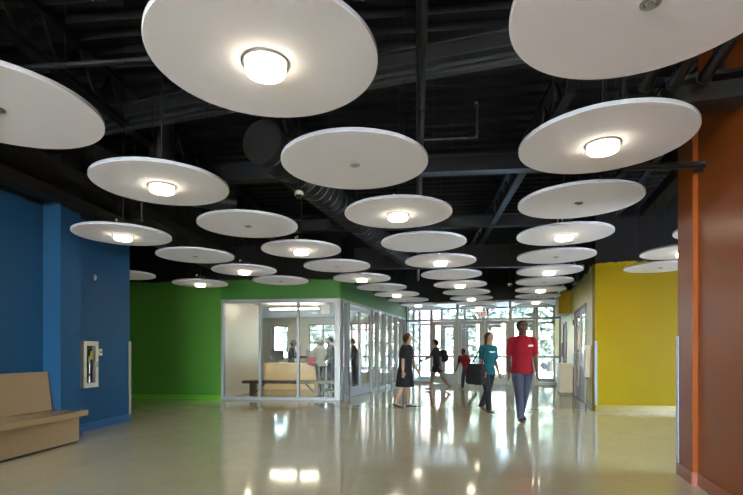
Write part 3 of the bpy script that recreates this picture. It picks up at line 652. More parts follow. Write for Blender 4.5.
# extinguisher cabinet on the blue wall
e = empty('extinguisher_cabinet', FB(-5.25, 7.25, .69)); tag(e, 'white framed extinguisher cabinet on the blue wall', 'cabinet')
c0, c1 = 6.99, 7.34
bm = bmesh.new()
for a0, a1, z0, z1 in ((c0, c1, .69, .76), (c0, c1, 1.36, 1.43), (c0, c0+.07, .76, 1.36), (c1-.07, c1, .76, 1.36)): box(bm, FB, -5.249, -5.19, a0, a1, z0, z1)
link('frame', bm, M['white'], e); link('back', BX(FB, -5.249, -5.243, c0+.07, c1-.07, .76, 1.36), M['blackp'], e)
link('pane', BX(FB, -5.2, -5.197, c0+.07, c1-.07, .76, 1.36), M['glass'], e)
link('handle', BX(FB, -5.19, -5.17, c1-.045, c1-.025, 1.02, 1.1), M['chrome'], e)
e = empty('fire_extinguisher', FB(-5.222, 7.15, .77)); tag(e, 'silver fire extinguisher inside the white cabinet', 'fire extinguisher')
bm = bmesh.new(); lathe(bm, [(0, 0), (.021, 0), (.021, .36), (.012, .40), (.01, .42), (0, .42)], 16, FB(-5.221, 7.15, .772)); link('cylinder', bm, M['silver'], e, True)
bm = bmesh.new(); path(bm, [FB(-5.221, 7.15, 1.2), FB(-5.221, 7.2, 1.24), FB(-5.221, 7.22, 1.15), FB(-5.221, 7.215, .95)], .008); link('hose', bm, M['blackp'], e)
link('label_band', lathe(bmesh.new(), [(.0215, .1), (.0215, .16)], 16, FB(-5.221, 7.15, .772)), M['darkred'], e)
link('tag', BX(FB, -5.212, -5.209, 7.17, 7.24, 1.14, 1.27), M['tag'], e)
bm = bmesh.new(); box(bm, FB, -5.249, -5.225, 7.41, 7.49, 1.2, 1.31, bev=.004); o = thing('wall_switch', bm, M['ivory'], 'small ivory wall switch plate right of the extinguisher cabinet', 'switch', False)
link('button', BX(FB, -5.225, -5.215, 7.44, 7.46, 1.24, 1.27), M['blackp'], o)
bm = bmesh.new(); lathe(bm, [(0, 0), (.05, 0), (.05, .015), (.03, .04), (0, .045)], 20); bm.transform(Matrix.Translation(FB(-5.249, 7.33, 2.48)) @ Matrix.Rotation(ANG_B, 4, 'Z') @ Matrix.Rotation(PI/2, 4, 'Y') @ Matrix.Scale(.6, 4) @ Matrix.Scale(1.7, 4, (1, 0, 0))); thing('wall_alarm', bm, M['ivory'], 'small ivory alarm high on the blue wall', 'alarm')

# ------------------------------------------------------------------ yellow wall fixtures
bm = bmesh.new(); box(bm, FA, 1.53, 1.639, 11.95, 12.2, .68, 1.42, bev=.01); o = thing('wall_dispenser', bm, M['ivory'], 'tall ivory dispenser box on the yellow side wall', 'dispenser', False)
link('nozzle', BX(FA, 1.55, 1.6, 12.05, 12.12, .64, .68), M['blackp'], o)
bm = bmesh.new(); box(bm, FA, 1.6, 1.639, 15.1, 15.25, 2.05, 2.2, bev=.006); o = thing('fire_alarm', bm, M['darkred'], 'small dark red fire alarm beside the double doors', 'alarm', False)
link('strobe', BX(FA, 1.585, 1.6, 15.15, 15.2, 2.1, 2.15), M['white'], o)
e = empty('recycling_station', FA(1.45, 15.9, 0)); tag(e, 'beige waist high recycling station against the yellow side wall', 'cabinet')
link('body', box(bmesh.new(), FA, 1.27, 1.62, 15.35, 16.4, .06, .88), M['beige'], e); link('top', box(bmesh.new(), FA, 1.25, 1.62, 15.33, 16.42, .88, .92, bev=.004), M['white'], e); link('plinth', box(bmesh.new(), FA, 1.3, 1.62, 15.37, 16.38, .002, .06), M['blackp'], e)
link('door', BX(FA, 1.262, 1.27, 15.38, 15.86, .08, .8), M['beige'], e); link('door', BX(FA, 1.262, 1.27, 15.89, 16.37, .08, .8), M['beige'], e)
bm = bmesh.new(); lathe(bm, [(0, 0), (.14, 0), (.14, .012), (0, .012)], 24); bm.transform(Matrix.Translation(FA(1.61, 13.2, 1.62)) @ Matrix.Rotation(ANG_A, 4, 'Z') @ Matrix.Rotation(-PI/2, 4, 'Y') @ Matrix.Scale(1.35, 4, (1, 0, 0))); thing('door_plaque', bm, simple('brown_plaque', (.2, .09, .05), .5), 'brown oval plaque on the near grey door', 'plaque')
bm = bmesh.new(); box(bm, FA, 1.6, 1.639, 18.6, 18.8, 1.1, 1.6, bev=.006); thing('notice_holder', bm, M['darkred'], 'dark red holder on the yellow wall next to the entrance', 'holder', False)

# ------------------------------------------------------------------ office furniture
e = empty('waiting_bench', FB(-3.6, 13.5, 0)); tag(e, 'dark walnut bench with splayed legs behind the office glass', 'bench')
link('seat', box(bmesh.new(), FB, -5.0, -2.4, 13.3, 13.75, .36, .44, bev=.008), M['walnut'], e)
for u, s in ((-4.75, 1), (-2.85, -1)):
    bm = bmesh.new(); box(bm, FB, u-.05, u+.05, 13.36, 13.70, .003, .36); link('leg', bm, M['walnut'], e)
    bm = bmesh.new(); tube(bm, FB(u+s*.05, 13.53, .06), FB(u+s*.35, 13.53, .36), .025, n=8); link('brace', bm, M['bronze'], e)
e = empty('reception_counter', FW(-2, 16.4, 0)); tag(e, 'light oak reception counter inside the office', 'counter')
link('front_panel', box(bmesh.new(), FW, -3.45, -1.5, 16.2, 16.26, .003, .85), M['deskw'], e)
link('side_panel', box(bmesh.new(), FW, -1.56, -1.5, 16.26, 17.0, .003, .80), M['deskw'], e); link('side_panel', box(bmesh.new(), FW, -3.45, -3.39, 16.26, 17.0, .003, .80), M['deskw'], e)
link('worktop', box(bmesh.new(), FW, -3.48, -1.45, 16.15, 17.0, .85, .89, bev=.004), M['deskw'], e)
e = empty('side_desk', FW(-1.2, 17.2, 0)); tag(e, 'lower oak desk right of the reception counter', 'desk')
link('top', box(bmesh.new(), FW, -1.4, .1, 17.0, 17.7, .7, .75, bev=.004), M['deskw'], e)
for x in (-1.38, .02): link('panel', box(bmesh.new(), FW, x, x+.05, 17.03, 17.67, .003, .7), M['deskw'], e)
def monitor(x, y, z, label, s=1, rz=0):
    p = Vector((x, y, z)); e = empty('monitor', p, rz); tag(e, label, 'monitor', 'monitors on the office desks')
    for n, b_, m_ in (('foot', box(bmesh.new(), FW, -.1, .1, -.07, .07, .002, .015), 'blackp'), ('stem', box(bmesh.new(), FW, -.02, .02, .0, .02, .015, .2), 'blackp'), ('case', box(bmesh.new(), FW, -.25, .25, -.02, .01, .12, .44, bev=.006), 'blackp'), ('screen', box(bmesh.new(), FW, -.23, .23, .0105, .013, .14, .42), 'screen')):
        o = link(n, b_, M[m_]); o.parent = e
monitor(-3.1, 16.7, .89, 'black monitor on the left end of the reception counter', rz=.5); monitor(-1.85, 16.75, .89, 'black monitor on the right end of the reception counter')
e = empty('office_chair', FW(-2.15, 17.55, 0)); tag(e, 'black office chair behind the reception counter', 'chair')
c = Vector((-2.15, 17.55, 0))
bm = bmesh.new()
for k in range(5): t_ = k*2*PI/5; tube(bm, c+Vector((0, 0, .1)), c+Vector((.28*math.cos(t_), .28*math.sin(t_), .05)), .02, .014, n=8); bmesh.ops.create_icosphere(bm, subdivisions=1, radius=.03, matrix=Matrix.Translation(c+Vector((.28*math.cos(t_), .28*math.sin(t_), .031))))
link('base', bm, M['blackp'], e); link('post', tube(bmesh.new(), c+Vector((0, 0, .1)), c+Vector((0, 0, .45)), .025), M['chrome'], e)
link('seat', box(bmesh.new(), FW, c.x-.24, c.x+.24, c.y-.24, c.y+.24, .45, .53, bev=.025), M['blackc'], e); link('backrest', box(bmesh.new(), FW, c.x-.22, c.x+.22, c.y-.3, c.y-.25, .58, 1.12, bev=.02), M['blackc'], e)
link('bracket', box(bmesh.new(), FW, c.x-.03, c.x+.03, c.y-.27, c.y-.24, .5, .7), M['blackp'], e)
# office lamps, and a bright square given a glow
bm = bmesh.new(); box(bm, FB, -4.66, -3.1, 14.86, 14.92, 2.615, 2.655); o = thing('strip_light', bm, M['strip'], 'long white strip light under the office ceiling', 'ceiling light', False)
for u in (-4.4, -3.4): link('hanger', tube(bmesh.new(), FB(u, 14.89, 2.655), FB(u, 14.89, 2.8), .005, n=5), M['white'], o)
bm = bmesh.new(); lathe(bm, [(0, 0), (.07, 0), (.07, .02), (0, .02)], 20, FB(-4.75, 13.1, 2.778)); o = thing('downlight', bm, M['down'], 'round downlight over the cream wall in the office', 'downlight')
link('trim_ring', lathe(bmesh.new(), [(.07, -.004), (.09, -.004), (.09, .0215), (.07, .0215)], 20, FB(-4.75, 13.1, 2.778)), M['chrome'], o)
bm = bmesh.new(); p = FB(-2.62, 13.6, 2.6); box(bm, FB, -2.75, -2.5, 13.58, 13.62, 2.36, 2.62, bev=.004); tube(bm, FB(-2.62, 13.6, 2.62), FB(-2.62, 13.6, 2.8), .008); thing('glow_panel', bm, M['signwhite'], 'blank white square panel with added glow hanging inside the office near the corner post', 'panel', False)  # no known lamp; the glow is added to make the square look white

# ------------------------------------------------------------------ people
def loft(bm, rings, xa=None, n=12):
    """rings: (centre, rx, ry); closed with domed ends"""
    R_ = []
    for i, (c, rx, ry) in enumerate(rings):
        a = rings[max(0, i-1)][0]; b_ = rings[min(len(rings)-1, i+1)][0]; d = (b_-a).normalized()
        if xa is not None: x = (xa - d*xa.dot(d)).normalized(); y = d.cross(x).normalized()
        else: x, y = ring_basis(d)
        R_.append([bm.verts.new(c+x*rx*math.cos(2*PI*k/n)+y*ry*math.sin(2*PI*k/n)) for k in range(n)])
    for a, b_ in zip(R_, R_[1:]):
        for k in range(n): bm.faces.new((a[k], a[(k+1) % n], b_[(k+1) % n], b_[k]))
    bm.faces.new(R_[0][::-1]); bm.faces.new(R_[-1])
def ball(bm, c, rx, ry=None, rz=None, rot=None, sub=2):
    m = Matrix.Translation(c) @ (rot.to_4x4() if rot is not None else Matrix()) @ Matrix.Diagonal((rx, ry or rx, rz or rx, 1))
    bmesh.ops.create_icosphere(bm, subdivisions=sub, radius=1, matrix=m)
def limb(bm, pts, rs, n=12, balls=True):
    for (a, b_), (ra, rb) in zip(zip(pts, pts[1:]), zip(rs, rs[1:])):
        tube(bm, a, b_, ra, rb, n=n)
        if balls: ball(bm, b_, rb*1.0)
    if balls: ball(bm, pts[0], rs[0])
def fuse(bm, name, mat, parent, vox=.012, it=4):
    me = bpy.data.meshes.new('tmp'); bmesh.ops.recalc_face_normals(bm, faces=bm.faces); bm.to_mesh(me); bm.free()
    o = bpy.data.objects.new('tmp', me); bpy.context.scene.collection.objects.link(o)
    r = o.modifiers.new('r', 'REMESH'); r.mode = 'VOXEL'; r.voxel_size = vox; r.use_smooth_shade = True
    s = o.modifiers.new('s', 'SMOOTH'); s.factor = .5; s.iterations = it
    bpy.context.view_layer.update(); dg = bpy.context.evaluated_depsgraph_get()
    m2 = bpy.data.meshes.new_from_object(o.evaluated_get(dg)); bpy.data.objects.remove(o); bpy.data.meshes.remove(me)
    m2.name = name; m2.materials.clear(); m2.materials.append(mat)
    q = bpy.data.objects.new(name, m2); C.objects.link(q); q.parent = parent
    return q
def Rx(a): return Matrix.Rotation(a, 3, 'X')
def person(label, loc, heading, H, pose, skin, hair, top, bottom, shoes, woman=False, vox=.011, hairlen=0, dress=0, sleeve=.45, shorts=0, build=1.0, group='people in the hall', backhair=False, collar=False, cardigan=False):
    """x = person's left, y = forward. Angles in degrees, forward positive."""
    e = empty('person', loc, heading); tag(e, label, 'person', group)
    D = math.radians; lean = D(pose.get('lean', 3))
    up = Vector((0, math.sin(lean), math.cos(lean))); X = Vector((1, 0, 0)); fw = Vector((0, math.cos(lean), -math.sin(lean)))
    tw = D(pose.get('twist', 0))
    P = Vector((0, 0, .515*H))
    sh = .098*H*build if not woman else .090*H*build; hp = .052*H
    J = {}
    for s, k in ((1, 'L'), (-1, 'R')):
        a, kn = pose['leg'+k][:2]; out = pose['leg'+k][2] if len(pose['leg'+k]) > 2 else 0
        hip = P+Vector((s*hp, 0, 0))
        td = Vector((s*math.sin(D(out)), math.sin(D(a)), -math.cos(D(a)))).normalized(); knee = hip+td*.245*H
        b_ = a-kn; sd = Vector((s*math.sin(D(out))*.3, math.sin(D(b_)), -math.cos(D(b_)))).normalized(); ank = knee+sd*.232*H
        fp_ = D(pose.get('foot'+k, 0)); fd = Vector((s*.12, math.cos(fp_), math.sin(fp_))).normalized()   # positive = toes up
        J['hip'+k], J['knee'+k], J['ank'+k], J['fd'+k] = hip, knee, ank, fd
    # put the lower sole on the floor
    def sole(k):
        a = J['ank'+k]; fd = J['fd'+k]; dn = Vector((0, fd.z, -fd.y)).normalized()
        heel = a-fd*.035*H+dn*.038*H; toe = a+fd*.105*H+dn*.038*H; return heel, toe
    low = min(min(p.z for p in sole(k)) for k in 'LR'); dz = -low+.004 if not pose.get('sit') else -.515*H+pose['sit']
    for k in list(J):
        if not k.startswith('fd'): J[k] = J[k]+Vector((0, 0, dz))
    P = P+Vector((0, 0, dz))
    spine = [P+up*(f*H) for f in (-.035, .0, .05, .10, .17, .235, .290, .332)]
    neck = P+up*.335*H; hd = D(pose.get('head', 0)); hup = Vector((0, math.sin(lean*.5+hd), math.cos(lean*.5+hd)))
    hc = P+up*.342*H+hup*.068*H+Vector((0, .012*H, 0)); hyaw = Matrix.Rotation(D(pose.get('look', 0)), 3, 'Z')
    shc = P+up*.287*H
    Xs = Matrix.Rotation(tw, 3, 'Z') @ X
    for s, k in ((1, 'L'), (-1, 'R')):
        a, el = pose['arm'+k][:2]; out = pose['arm'+k][2] if len(pose['arm'+k]) > 2 else 6
        S_ = shc+Xs*s*sh; u = Vector((s*math.sin(D(out)), math.sin(D(a)), -math.cos(D(a)))).normalized()
        E_ = S_+u*.172*H; f_ = a+el; inn = pose['arm'+k][3] if len(pose['arm'+k]) > 3 else out*.3
        g = Vector((s*math.sin(D(inn)), math.sin(D(f_)), -math.cos(D(f_)))).normalized(); W_ = E_+g*.145*H
        J['sh'+k], J['el'+k], J['wr'+k], J['hd'+k] = S_, E_, W_, g
    torso_w = (.086, .092, .084, .080, .088, .090, .076, .038) if not woman else (.088, .094, .080, .068, .076, .082, .072, .034)
    torso_d = (.055, .064, .058, .054, .064, .066, .055, .042)
    def torso(bm, g, i0=0, i1=8, flare=None):
        loft(bm, [(spine[i], torso_w[i]*H*build+g, torso_d[i]*H*build+g) for i in range(i0, i1)], xa=X, n=20)
    # --- body
    bm = bmesh.new(); torso(bm, 0)
    tube(bm, spine[6], hc-hup*.02*H, .040*H, .034*H, n=14)
    fr = hyaw @ Vector((0, 1, 0)); rt = hyaw @ X
    hm = Matrix((rt, fr, hup)).transposed()
    ball(bm, hc+hup*.010*H, .047*H, .056*H, .058*H, hm, 3); ball(bm, hc-hup*.032*H+fr*.012*H, .034*H, .037*H, .036*H, hm)
    ball(bm, hc-hup*.058*H+fr*.030*H, .016*H, .014*H, .012*H, hm)
    tube(bm, hc+fr*.050*H+hup*.008*H, hc+fr*.062*H-hup*.016*H, .006*H, .010*H, n=8)
    ball(bm, hc-hup*.034*H+fr*.044*H, .014*H, .008*H, .006*H, hm)
    for s in (1, -1): ball(bm, hc+rt*s*.045*H-hup*.004*H-fr*.004*H, .006*H, .011*H, .017*H, hm)
    for s, k in ((1, 'L'), (-1, 'R')):
        limb(bm, [spine[6]+X*s*.04*H, J['sh'+k], J['sh'+k].lerp(J['el'+k], .45), J['el'+k], J['el'+k].lerp(J['wr'+k], .3), J['wr'+k]], [.036*H, .032*H*build, .028*H, .0225*H, .0235*H, .0145*H])
        g = J['hd'+k]; W_ = J['wr'+k]; side = g.cross(X); side = side.normalized() if side.length > .1 else Vector((0, 0, 1))
        pl = W_+g*.028*H; across = side; thick = g.cross(across).normalized()
        hm2 = Matrix((across, thick, g)).transposed(); ball(bm, pl, .024*H, .0115*H, .032*H, hm2)
        for j, (o_, L_) in enumerate(((-.0165, .036), (-.0055, .042), (.0055, .040), (.0165, .031))):
            q0 = pl+g*.022*H+across*o_*H; cur = -thick*s*.25; d1 = (g+cur).normalized(); d2 = (g+cur*3).normalized()
            limb(bm, [q0, q0+d1*L_*.5*H, q0+d1*L_*.5*H+d2*L_*.5*H], [.0062*H, .0056*H, .0046*H], n=8)
        fwd_side = across if across.y > 0 else -across
        q0 = W_+g*.012*H+fwd_side*.014*H; limb(bm, [q0, q0+(g*.6+fwd_side*.7).normalized()*.024*H, q0+(g*.6+fwd_side*.7).normalized()*.024*H+(g).normalized()*.02*H], [.0075*H, .0065*H, .005*H], n=8)
        limb(bm, [J['hip'+k], J['hip'+k].lerp(J['knee'+k], .35), J['knee'+k], J['knee'+k].lerp(J['ank'+k], .3), J['ank'+k]], [.052*H, .050*H, .030*H, .033*H, .019*H], n=14)
        fd = J['fd'+k]; dn = Vector((0, fd.z, -fd.y)).normalized(); a = J['ank'+k]
        limb(bm, [a-fd*.02*H+dn*.018*H, a+fd*.04*H+dn*.020*H, a+fd*.10*H+dn*.028*H], [.020*H, .018*H, .012*H])
    body = fuse(bm, 'body', skin, e, vox)
    # --- face details
    bm = bmesh.new()
    for s in (1, -1): ball(bm, hc+rt*s*.0185*H+fr*.0475*H+hup*.008*H, .0055*H, .0045*H, .0035*H, hm)
    [setattr(o_, 'parent', e) for o_ in links('eye', bm, M['eyew'])]
    bm = bmesh.new()
    for s in (1, -1): ball(bm, hc+rt*s*.019*H+fr*.0525*H+hup*.022*H, .011*H, .003*H, .0022*H, hm)
    [setattr(o_, 'parent', e) for o_ in links('eyebrow', bm, M['hairb'])]
    # --- hair
    if hair:
        bm = bmesh.new(); ball(bm, hc+hup*.018*H-fr*.016*H, .056*H, .0605*H, .063*H, hm, 3)
        if hairlen:
            ball(bm, hc-fr*.030*H-hup*hairlen*.5*H, .044*H, .026*H, (.035+hairlen*.6)*H, hm, 3)
            for s in (1, -1): ball(bm, hc+rt*s*.044*H-fr*.012*H-hup*hairlen*.35*H, .012*H, .022*H, (.03+hairlen*.4)*H, hm)
        if backhair: ball(bm, hc-fr*.068*H+hup*.02*H, .026*H)
        fuse(bm, 'hair', hair, e, .009, 2)
    # --- clothes
    g = .011
    if dress:
        bm = bmesh.new(); torso(bm, g+.004, 2, 8)
        hem = P.z-dress*H; mid = (J['kneeL']+J['kneeR'])/2
        loft(bm, [(spine[4], torso_w[4]*H*build+g, torso_d[4]*H*build+g), (spine[2], torso_w[2]*H*build+.02, torso_d[2]*H*build+.02), (spine[0], .100*H*build, .078*H*build), (Vector((0, mid.y*.5, (P.z+hem)/2)), .100*H*build, .088*H*build), (Vector((0, mid.y*.8, hem)), .104*H*build, .10*H*build)], xa=X, n=24)
        top_m = top; nm = 'dress'
    else:
        bm = bmesh.new(); torso(bm, g+.007, 0, 8); nm = 'shirt'
        loft(bm, [(spine[0]-up*.002*H, torso_w[1]*H*build+.026, torso_d[1]*H*build+.028), (spine[2], torso_w[2]*H*build+.022, torso_d[2]*H*build+.024)], xa=X, n=20)
    for s, k in ((1, 'L'), (-1, 'R')):
        if sleeve <= .99: pts = [spine[6]+X*s*.04*H, J['sh'+k], J['sh'+k].lerp(J['el'+k], sleeve*1.4 if sleeve < .7 else 1)]; rs = [.038*H, .031*H*build+g*.7, .031*H+g]
        else: pts = [spine[6]+X*s*.04*H, J['sh'+k], J['el'+k], J['el'+k].lerp(J['wr'+k], .93)]; rs = [.042*H, .037*H*build+g*.8, .027*H+g, .018*H+g]
        for (a, b_), (ra, rb) in zip(zip(pts, pts[1:]), zip(rs, rs[1:])): tube(bm, a, b_, ra, rb, n=14)
        ball(bm, pts[1], rs[1]);
        if len(pts) > 3: ball(bm, pts[2], rs[2])
    shirt = fuse(bm, nm, top, e, vox, 3)
    if collar:
        bm = bmesh.new(); c_ = P+up*.325*H
        for s in (1, -1):
            vs = [c_+Vector((s*.006, .05*H, -.012*H)), c_+Vector((s*.042*H, .012*H, .012*H)), c_+Vector((s*.05*H, .02*H, -.004*H)), c_+Vector((s*.024*H, .062*H, -.022*H))]
            vv = [bm.verts.new(v) for v in vs]+[bm.verts.new(v+Vector((0, -.006, .004))) for v in vs]
            for f in ((0, 1, 2, 3), (7, 6, 5, 4), (0, 4, 5, 1), (1, 5, 6, 2), (2, 6, 7, 3), (3, 7, 4, 0)): bm.faces.new([vv[i] for i in f])
        [setattr(o_, 'parent', e) for o_ in links('collar_wing', bm, top)]
    if bottom and not dress:
        bm = bmesh.new()
        loft(bm, [(spine[0]-up*.012*H, torso_w[0]*H*build+g, torso_d[0]*H*build+.014), (spine[1], torso_w[1]*H*build+g, torso_d[1]*H*build+g), (spine[2], torso_w[2]*H*build+g, torso_d[2]*H*build+g)], xa=X, n=20)
        for k in 'LR':
            if shorts: pts = [J['hip'+k], J['hip'+k].lerp(J['knee'+k], .35), J['hip'+k].lerp(J['knee'+k], shorts)]; rs = [.056*H+g*.6, .055*H+g*.8, .048*H+g]
            else: pts = [J['hip'+k], J['hip'+k].lerp(J['knee'+k], .35), J['knee'+k], J['knee'+k].lerp(J['ank'+k], .3), J['ank'+k]+Vector((0, 0, -.008*H))]; rs = [.056*H, .053*H+g*.6, .036*H+g, .037*H+g*.6, .030*H+g*.5]
            for (a, b_), (ra, rb) in zip(zip(pts, pts[1:]), zip(rs, rs[1:])): tube(bm, a, b_, ra, rb, n=14)
            for p_, r_ in list(zip(pts, rs))[:-1]: ball(bm, p_, r_)
        fuse(bm, 'trousers' if not shorts else 'shorts', bottom, e, vox, 3)
    for k in 'LR':
        fd = J['fd'+k]; dn = Vector((0, fd.z, -fd.y)).normalized(); a = J['ank'+k]
        bm = bmesh.new(); sx = Vector((1, 0, 0))
        heel = a-fd*.035*H; r_ = .038*H
        prof = [(-.038, .018, .024), (-.02, .024, .034), (.02, .025, .031), (.06, .029, .021), (.095, .025, .015), (.112, .014, .010)]
        rings = []
        for t_, w_, h_ in prof:
            c_ = a+fd*t_*H+dn*(.038*H-h_*H*.5*1.0); rings.append((c_, w_*H, h_*H*.5))
        loft(bm, rings, xa=sx, n=16); o = link('shoe', bm, shoes, None, True); o.parent = e
    return e, J, dict(P=P, spine=spine, up=up, hc=hc, H=H)

def at(px, depth, z=0): return Vector(((px-366)/479*depth, depth, z))
TOWARD = PI   # facing the camera
# man in the red polo, walking to the camera
m, J, I = person('person in a red polo shirt and blue jeans walking towards the camera', at(522, 8.65), PI-.05, 1.83,
    dict(lean=1, legL=(15, 6, -2), legR=(-9, 24, -3), footL=6, footR=-24, armL=(-10, 14, 6, 0), armR=(8, 12, 5, 0), head=4, look=-4), M['skin'], M['hairb'], M['polo'], M['jeans'], M['shoe'], vox=.010, build=1.08, sleeve=.6, collar=True)
H = I['H']
bm = bmesh.new(); c = I['spine'][5]+Vector((-.060*H, .087*H, -.002))
for q, (dx, dz, w_) in enumerate(((0, .012, .03), (.0, 0, .045), (.006, -.012, .034))): box(bm, FW, c.x+dx-w_, c.x+dx+w_, c.y-.02+.001*q, c.y+.0065, c.z+dz-.0035, c.z+dz+.0035)
link('chest_emblem', bm, M['print']).parent = m
# woman in teal
m, J, I = person('person in a teal shirt and black trousers carrying a black shoulder bag', at(487.5, 9.95), PI+.42, 1.68,
    dict(lean=3, legL=(13, 6, -2), legR=(-11, 22, -2), footL=4, footR=-22, armL=(12, 22, 12, 8), armR=(-12, 30, 14, 6), head=6, look=0), M['skin2'], M['hairbr'], M['teal'], M['blackc'], M['shoe'], woman=True, hairlen=.09, vox=.011, build=1.05, sleeve=.6)
H = I['H']
bm = bmesh.new(); cb = I['spine'][1]+Vector((.175*H, .02, -.01))
vs = []
for z, hx, hy in ((-.25, .10, .23), (-.20, .12, .255), (.02, .11, .25), (.17, .05, .22)):
    r_ = [bm.verts.new(cb+Vector((x*hx, y*hy, z))) for x, y in ((-1, -.8), (-.7, -1), (.7, -1), (1, -.8), (1, .8), (.7, 1), (-.7, 1), (-1, .8))]
    if vs:
        for k in range(8): bm.faces.new((vs[-1][k], vs[-1][(k+1) % 8], r_[(k+1) % 8], r_[k]))
    vs.append(r_)
bm.faces.new(vs[0][::-1]); bm.faces.new(vs[-1]); bmesh.ops.subdivide_edges(bm, edges=bm.edges[:], cuts=1, use_grid_fill=True, smooth=.4)
bg = bpy.data.objects.new('x', None); bpy.data.objects.remove(bg)
be = empty('shoulder_bag', m.matrix_basis @ cb if False else (Matrix.Translation(m.location) @ Matrix.Rotation(m.rotation_euler.z, 4, 'Z')) @ cb, m.rotation_euler.z); tag(be, 'large black shoulder bag carried by the person in teal', 'bag')
bm.transform(Matrix.Translation(-cb)); link('bag_body', bm, M['blackc'], None, True).parent = be
bm = bmesh.new(); top_ = J['shL']-cb+Vector((-.02, 0, .065)); path(bm, [Vector((0, -.18, .14)), top_+Vector((.02, -.06, -.08)), top_, top_+Vector((.02, .07, -.08)), Vector((0, .18, .14))], .013); link('strap', bm, M['blackc'], None).parent = be
bm = bmesh.new(); c = I['spine'][5]+Vector((0, .083*H, .0)); box(bm, FW, -.07, .07, c.y-.02, c.y+.004, c.z+.008, c.z+.018); box(bm, FW, -.05, .05, c.y-.02, c.y+.004, c.z-.008, c.z); link('chest_print', bm, M['print']).parent = m
# woman in black dress facing right
m, J, I = person('person in a black knee length dress walking right beside the office glazing', at(405, 10.75), -PI/2-.3, 1.66,
    dict(lean=4, legL=(-7, 14, 0), legR=(6, 3, 0), footL=-16, footR=2, armL=(-6, 8, 8, 6), armR=(14, 14, 8, 6), head=4), M['skin3'], M['hairr'], M['blackc'], None, M['blackp'], woman=True, hairlen=.03, dress=.235, vox=.012, build=1.3, sleeve=.6)
# far woman striding left, with backpack
m, J, I = person('person in dark shorts striding left in front of the entrance doors', at(437, 15.7), PI/2+.1, 1.70,
    dict(lean=4, legL=(18, 4, 0), legR=(-18, 20, 0), footL=8, footR=-28, armL=(34, 30, 6, 2), armR=(-22, 20, 6, 3), head=4), M['skin2'], M['hairb'], M['navy'], M['blackc'], M['blackp'], woman=True, hairlen=.02, vox=.013, sleeve=.6, shorts=.62)
H = I['H']; cb = I['spine'][4]+Vector((0, -.105*H, .0))
be = empty('backpack', (Matrix.Translation(m.location) @ Matrix.Rotation(m.rotation_euler.z, 4, 'Z')) @ cb, m.rotation_euler.z); tag(be, 'dark backpack worn by the person striding left', 'backpack')
bm = bmesh.new(); box(bm, FW, -.14, .14, -.16, .035, -.2, .2, bev=.05); link('pack', bm, M['blackc'], None, True).parent = be
bm = bmesh.new(); box(bm, FW, -.1, .1, -.2, -.15, -.16, .04, bev=.02); link('pocket', bm, M['navy'], None, True).parent = be
# child in red running
m, J, I = person('child in a red shirt and dark trousers leaning forward near the doors', at(467, 16.3), PI/2+.7, 1.44,
    dict(lean=24, legL=(18, 14, 2), legR=(-16, 44, 2), footL=6, footR=-40, armL=(-10, 30, 24, 10), armR=(10, 40, 26, 8), head=-4), M['skin'], M['hairb'], M['redc'], M['navy'], M['blackp'], vox=.012, sleeve=.6, build=1.15)
# people inside the office
person('person with dark hair and dark jacket standing behind the reception counter', at(291, 17.5), -PI/2, 1.70,
    dict(lean=6, legL=(4, 4), legR=(-4, 4), armL=(24, 60), armR=(24, 60), head=8), M['skin2'], M['hairb'], M['navy'], M['blackc'], M['blackp'], woman=True, vox=.015, sleeve=1, group='people inside the office')
m, J, I = person('person in a cream shirt and dark trousers standing inside the office', at(320.5, 15.3), PI/2-.9, 1.68,
    dict(lean=3, legL=(3, 4), legR=(-3, 4), armL=(16, 75, 8, -10), armR=(16, 78, 8, -10), head=6), M['skin3'], M['hairg'], M['cream'], M['navy'], M['blackp'], vox=.013, sleeve=.6, group='people inside the office')
bm = bmesh.new(); q = (Matrix.Translation(m.location) @ Matrix.Rotation(m.rotation_euler.z, 4, 'Z')); ctr = q @ ((J['wrL']+J['wrR'])/2+Vector((0, .06, -.10)))
be = empty('folded_coat', ctr); tag(be, 'crimson coat held by the person in the cream shirt', 'coat'); loft(bm, [(Vector((-.2, 0, .02)), .10, .14), (Vector((0, 0, 0)), .12, .19), (Vector((.2, 0, .02)), .10, .14)], n=14); link('coat_cloth', bm, M['pink'], None, True).parent = be
person('person all in black standing right of the cream shirted person', at(331, 15.7), PI/2+.4, 1.76,
    dict(lean=2, legL=(3, 4), legR=(-3, 4), armL=(6, 30), armR=(6, 30), head=8), M['skin'], M['hairb'], M['blackc'], M['blackc'], M['blackp'], vox=.015, sleeve=1, group='people inside the office')
person('person in grey clothes standing behind the silver office doors', at(355.5, 16.0), PI/2, 1.74,
    dict(lean=8, legL=(6, 6), legR=(-6, 6), armL=(24, 40), armR=(10, 30), head=8), M['skin'], M['hairb'], M['carb'] if False else M['navy'], M['navy'], M['blackp'], vox=.015, sleeve=1, group='people inside the office')

# ------------------------------------------------------------------ outside
bm = bmesh.new(); box(bm, FA, -40, 60, 22.6, 36, -.25, -.02); struct('ground_paving', bm, M['concrete'], 'pale concrete forecourt outside', 'ground')
bm = bmesh.new(); box(bm, FA, -40, 45, -45, -8.5, -.25, -.02); box(bm, FA, 9.2, 30, -8.5, 19, -.25, -.02); struct('ground_terrace', bm, simple('pale_bounce_terrace', (.68, .66, .62), .85), 'added pale concrete terrace outside the rear windows', 'ground')  # unseen ground, added and kept pale to bounce sunlight up to the discs
bm = bmesh.new(); box(bm, FA, -60, 80, 36, 47, -.3, -.05); struct('ground_road', bm, M['asphalt'], 'grey road and parking outside', 'ground')
bm = bmesh.new(); box(bm, FA, -90, 120, 47, 130, -.3, -.04); box(bm, FA, -40, -9.5, 20.5, 22.6, -.25, -.02); struct('ground_lawn', bm, M['grass'], 'green lawn beyond the road', 'ground')
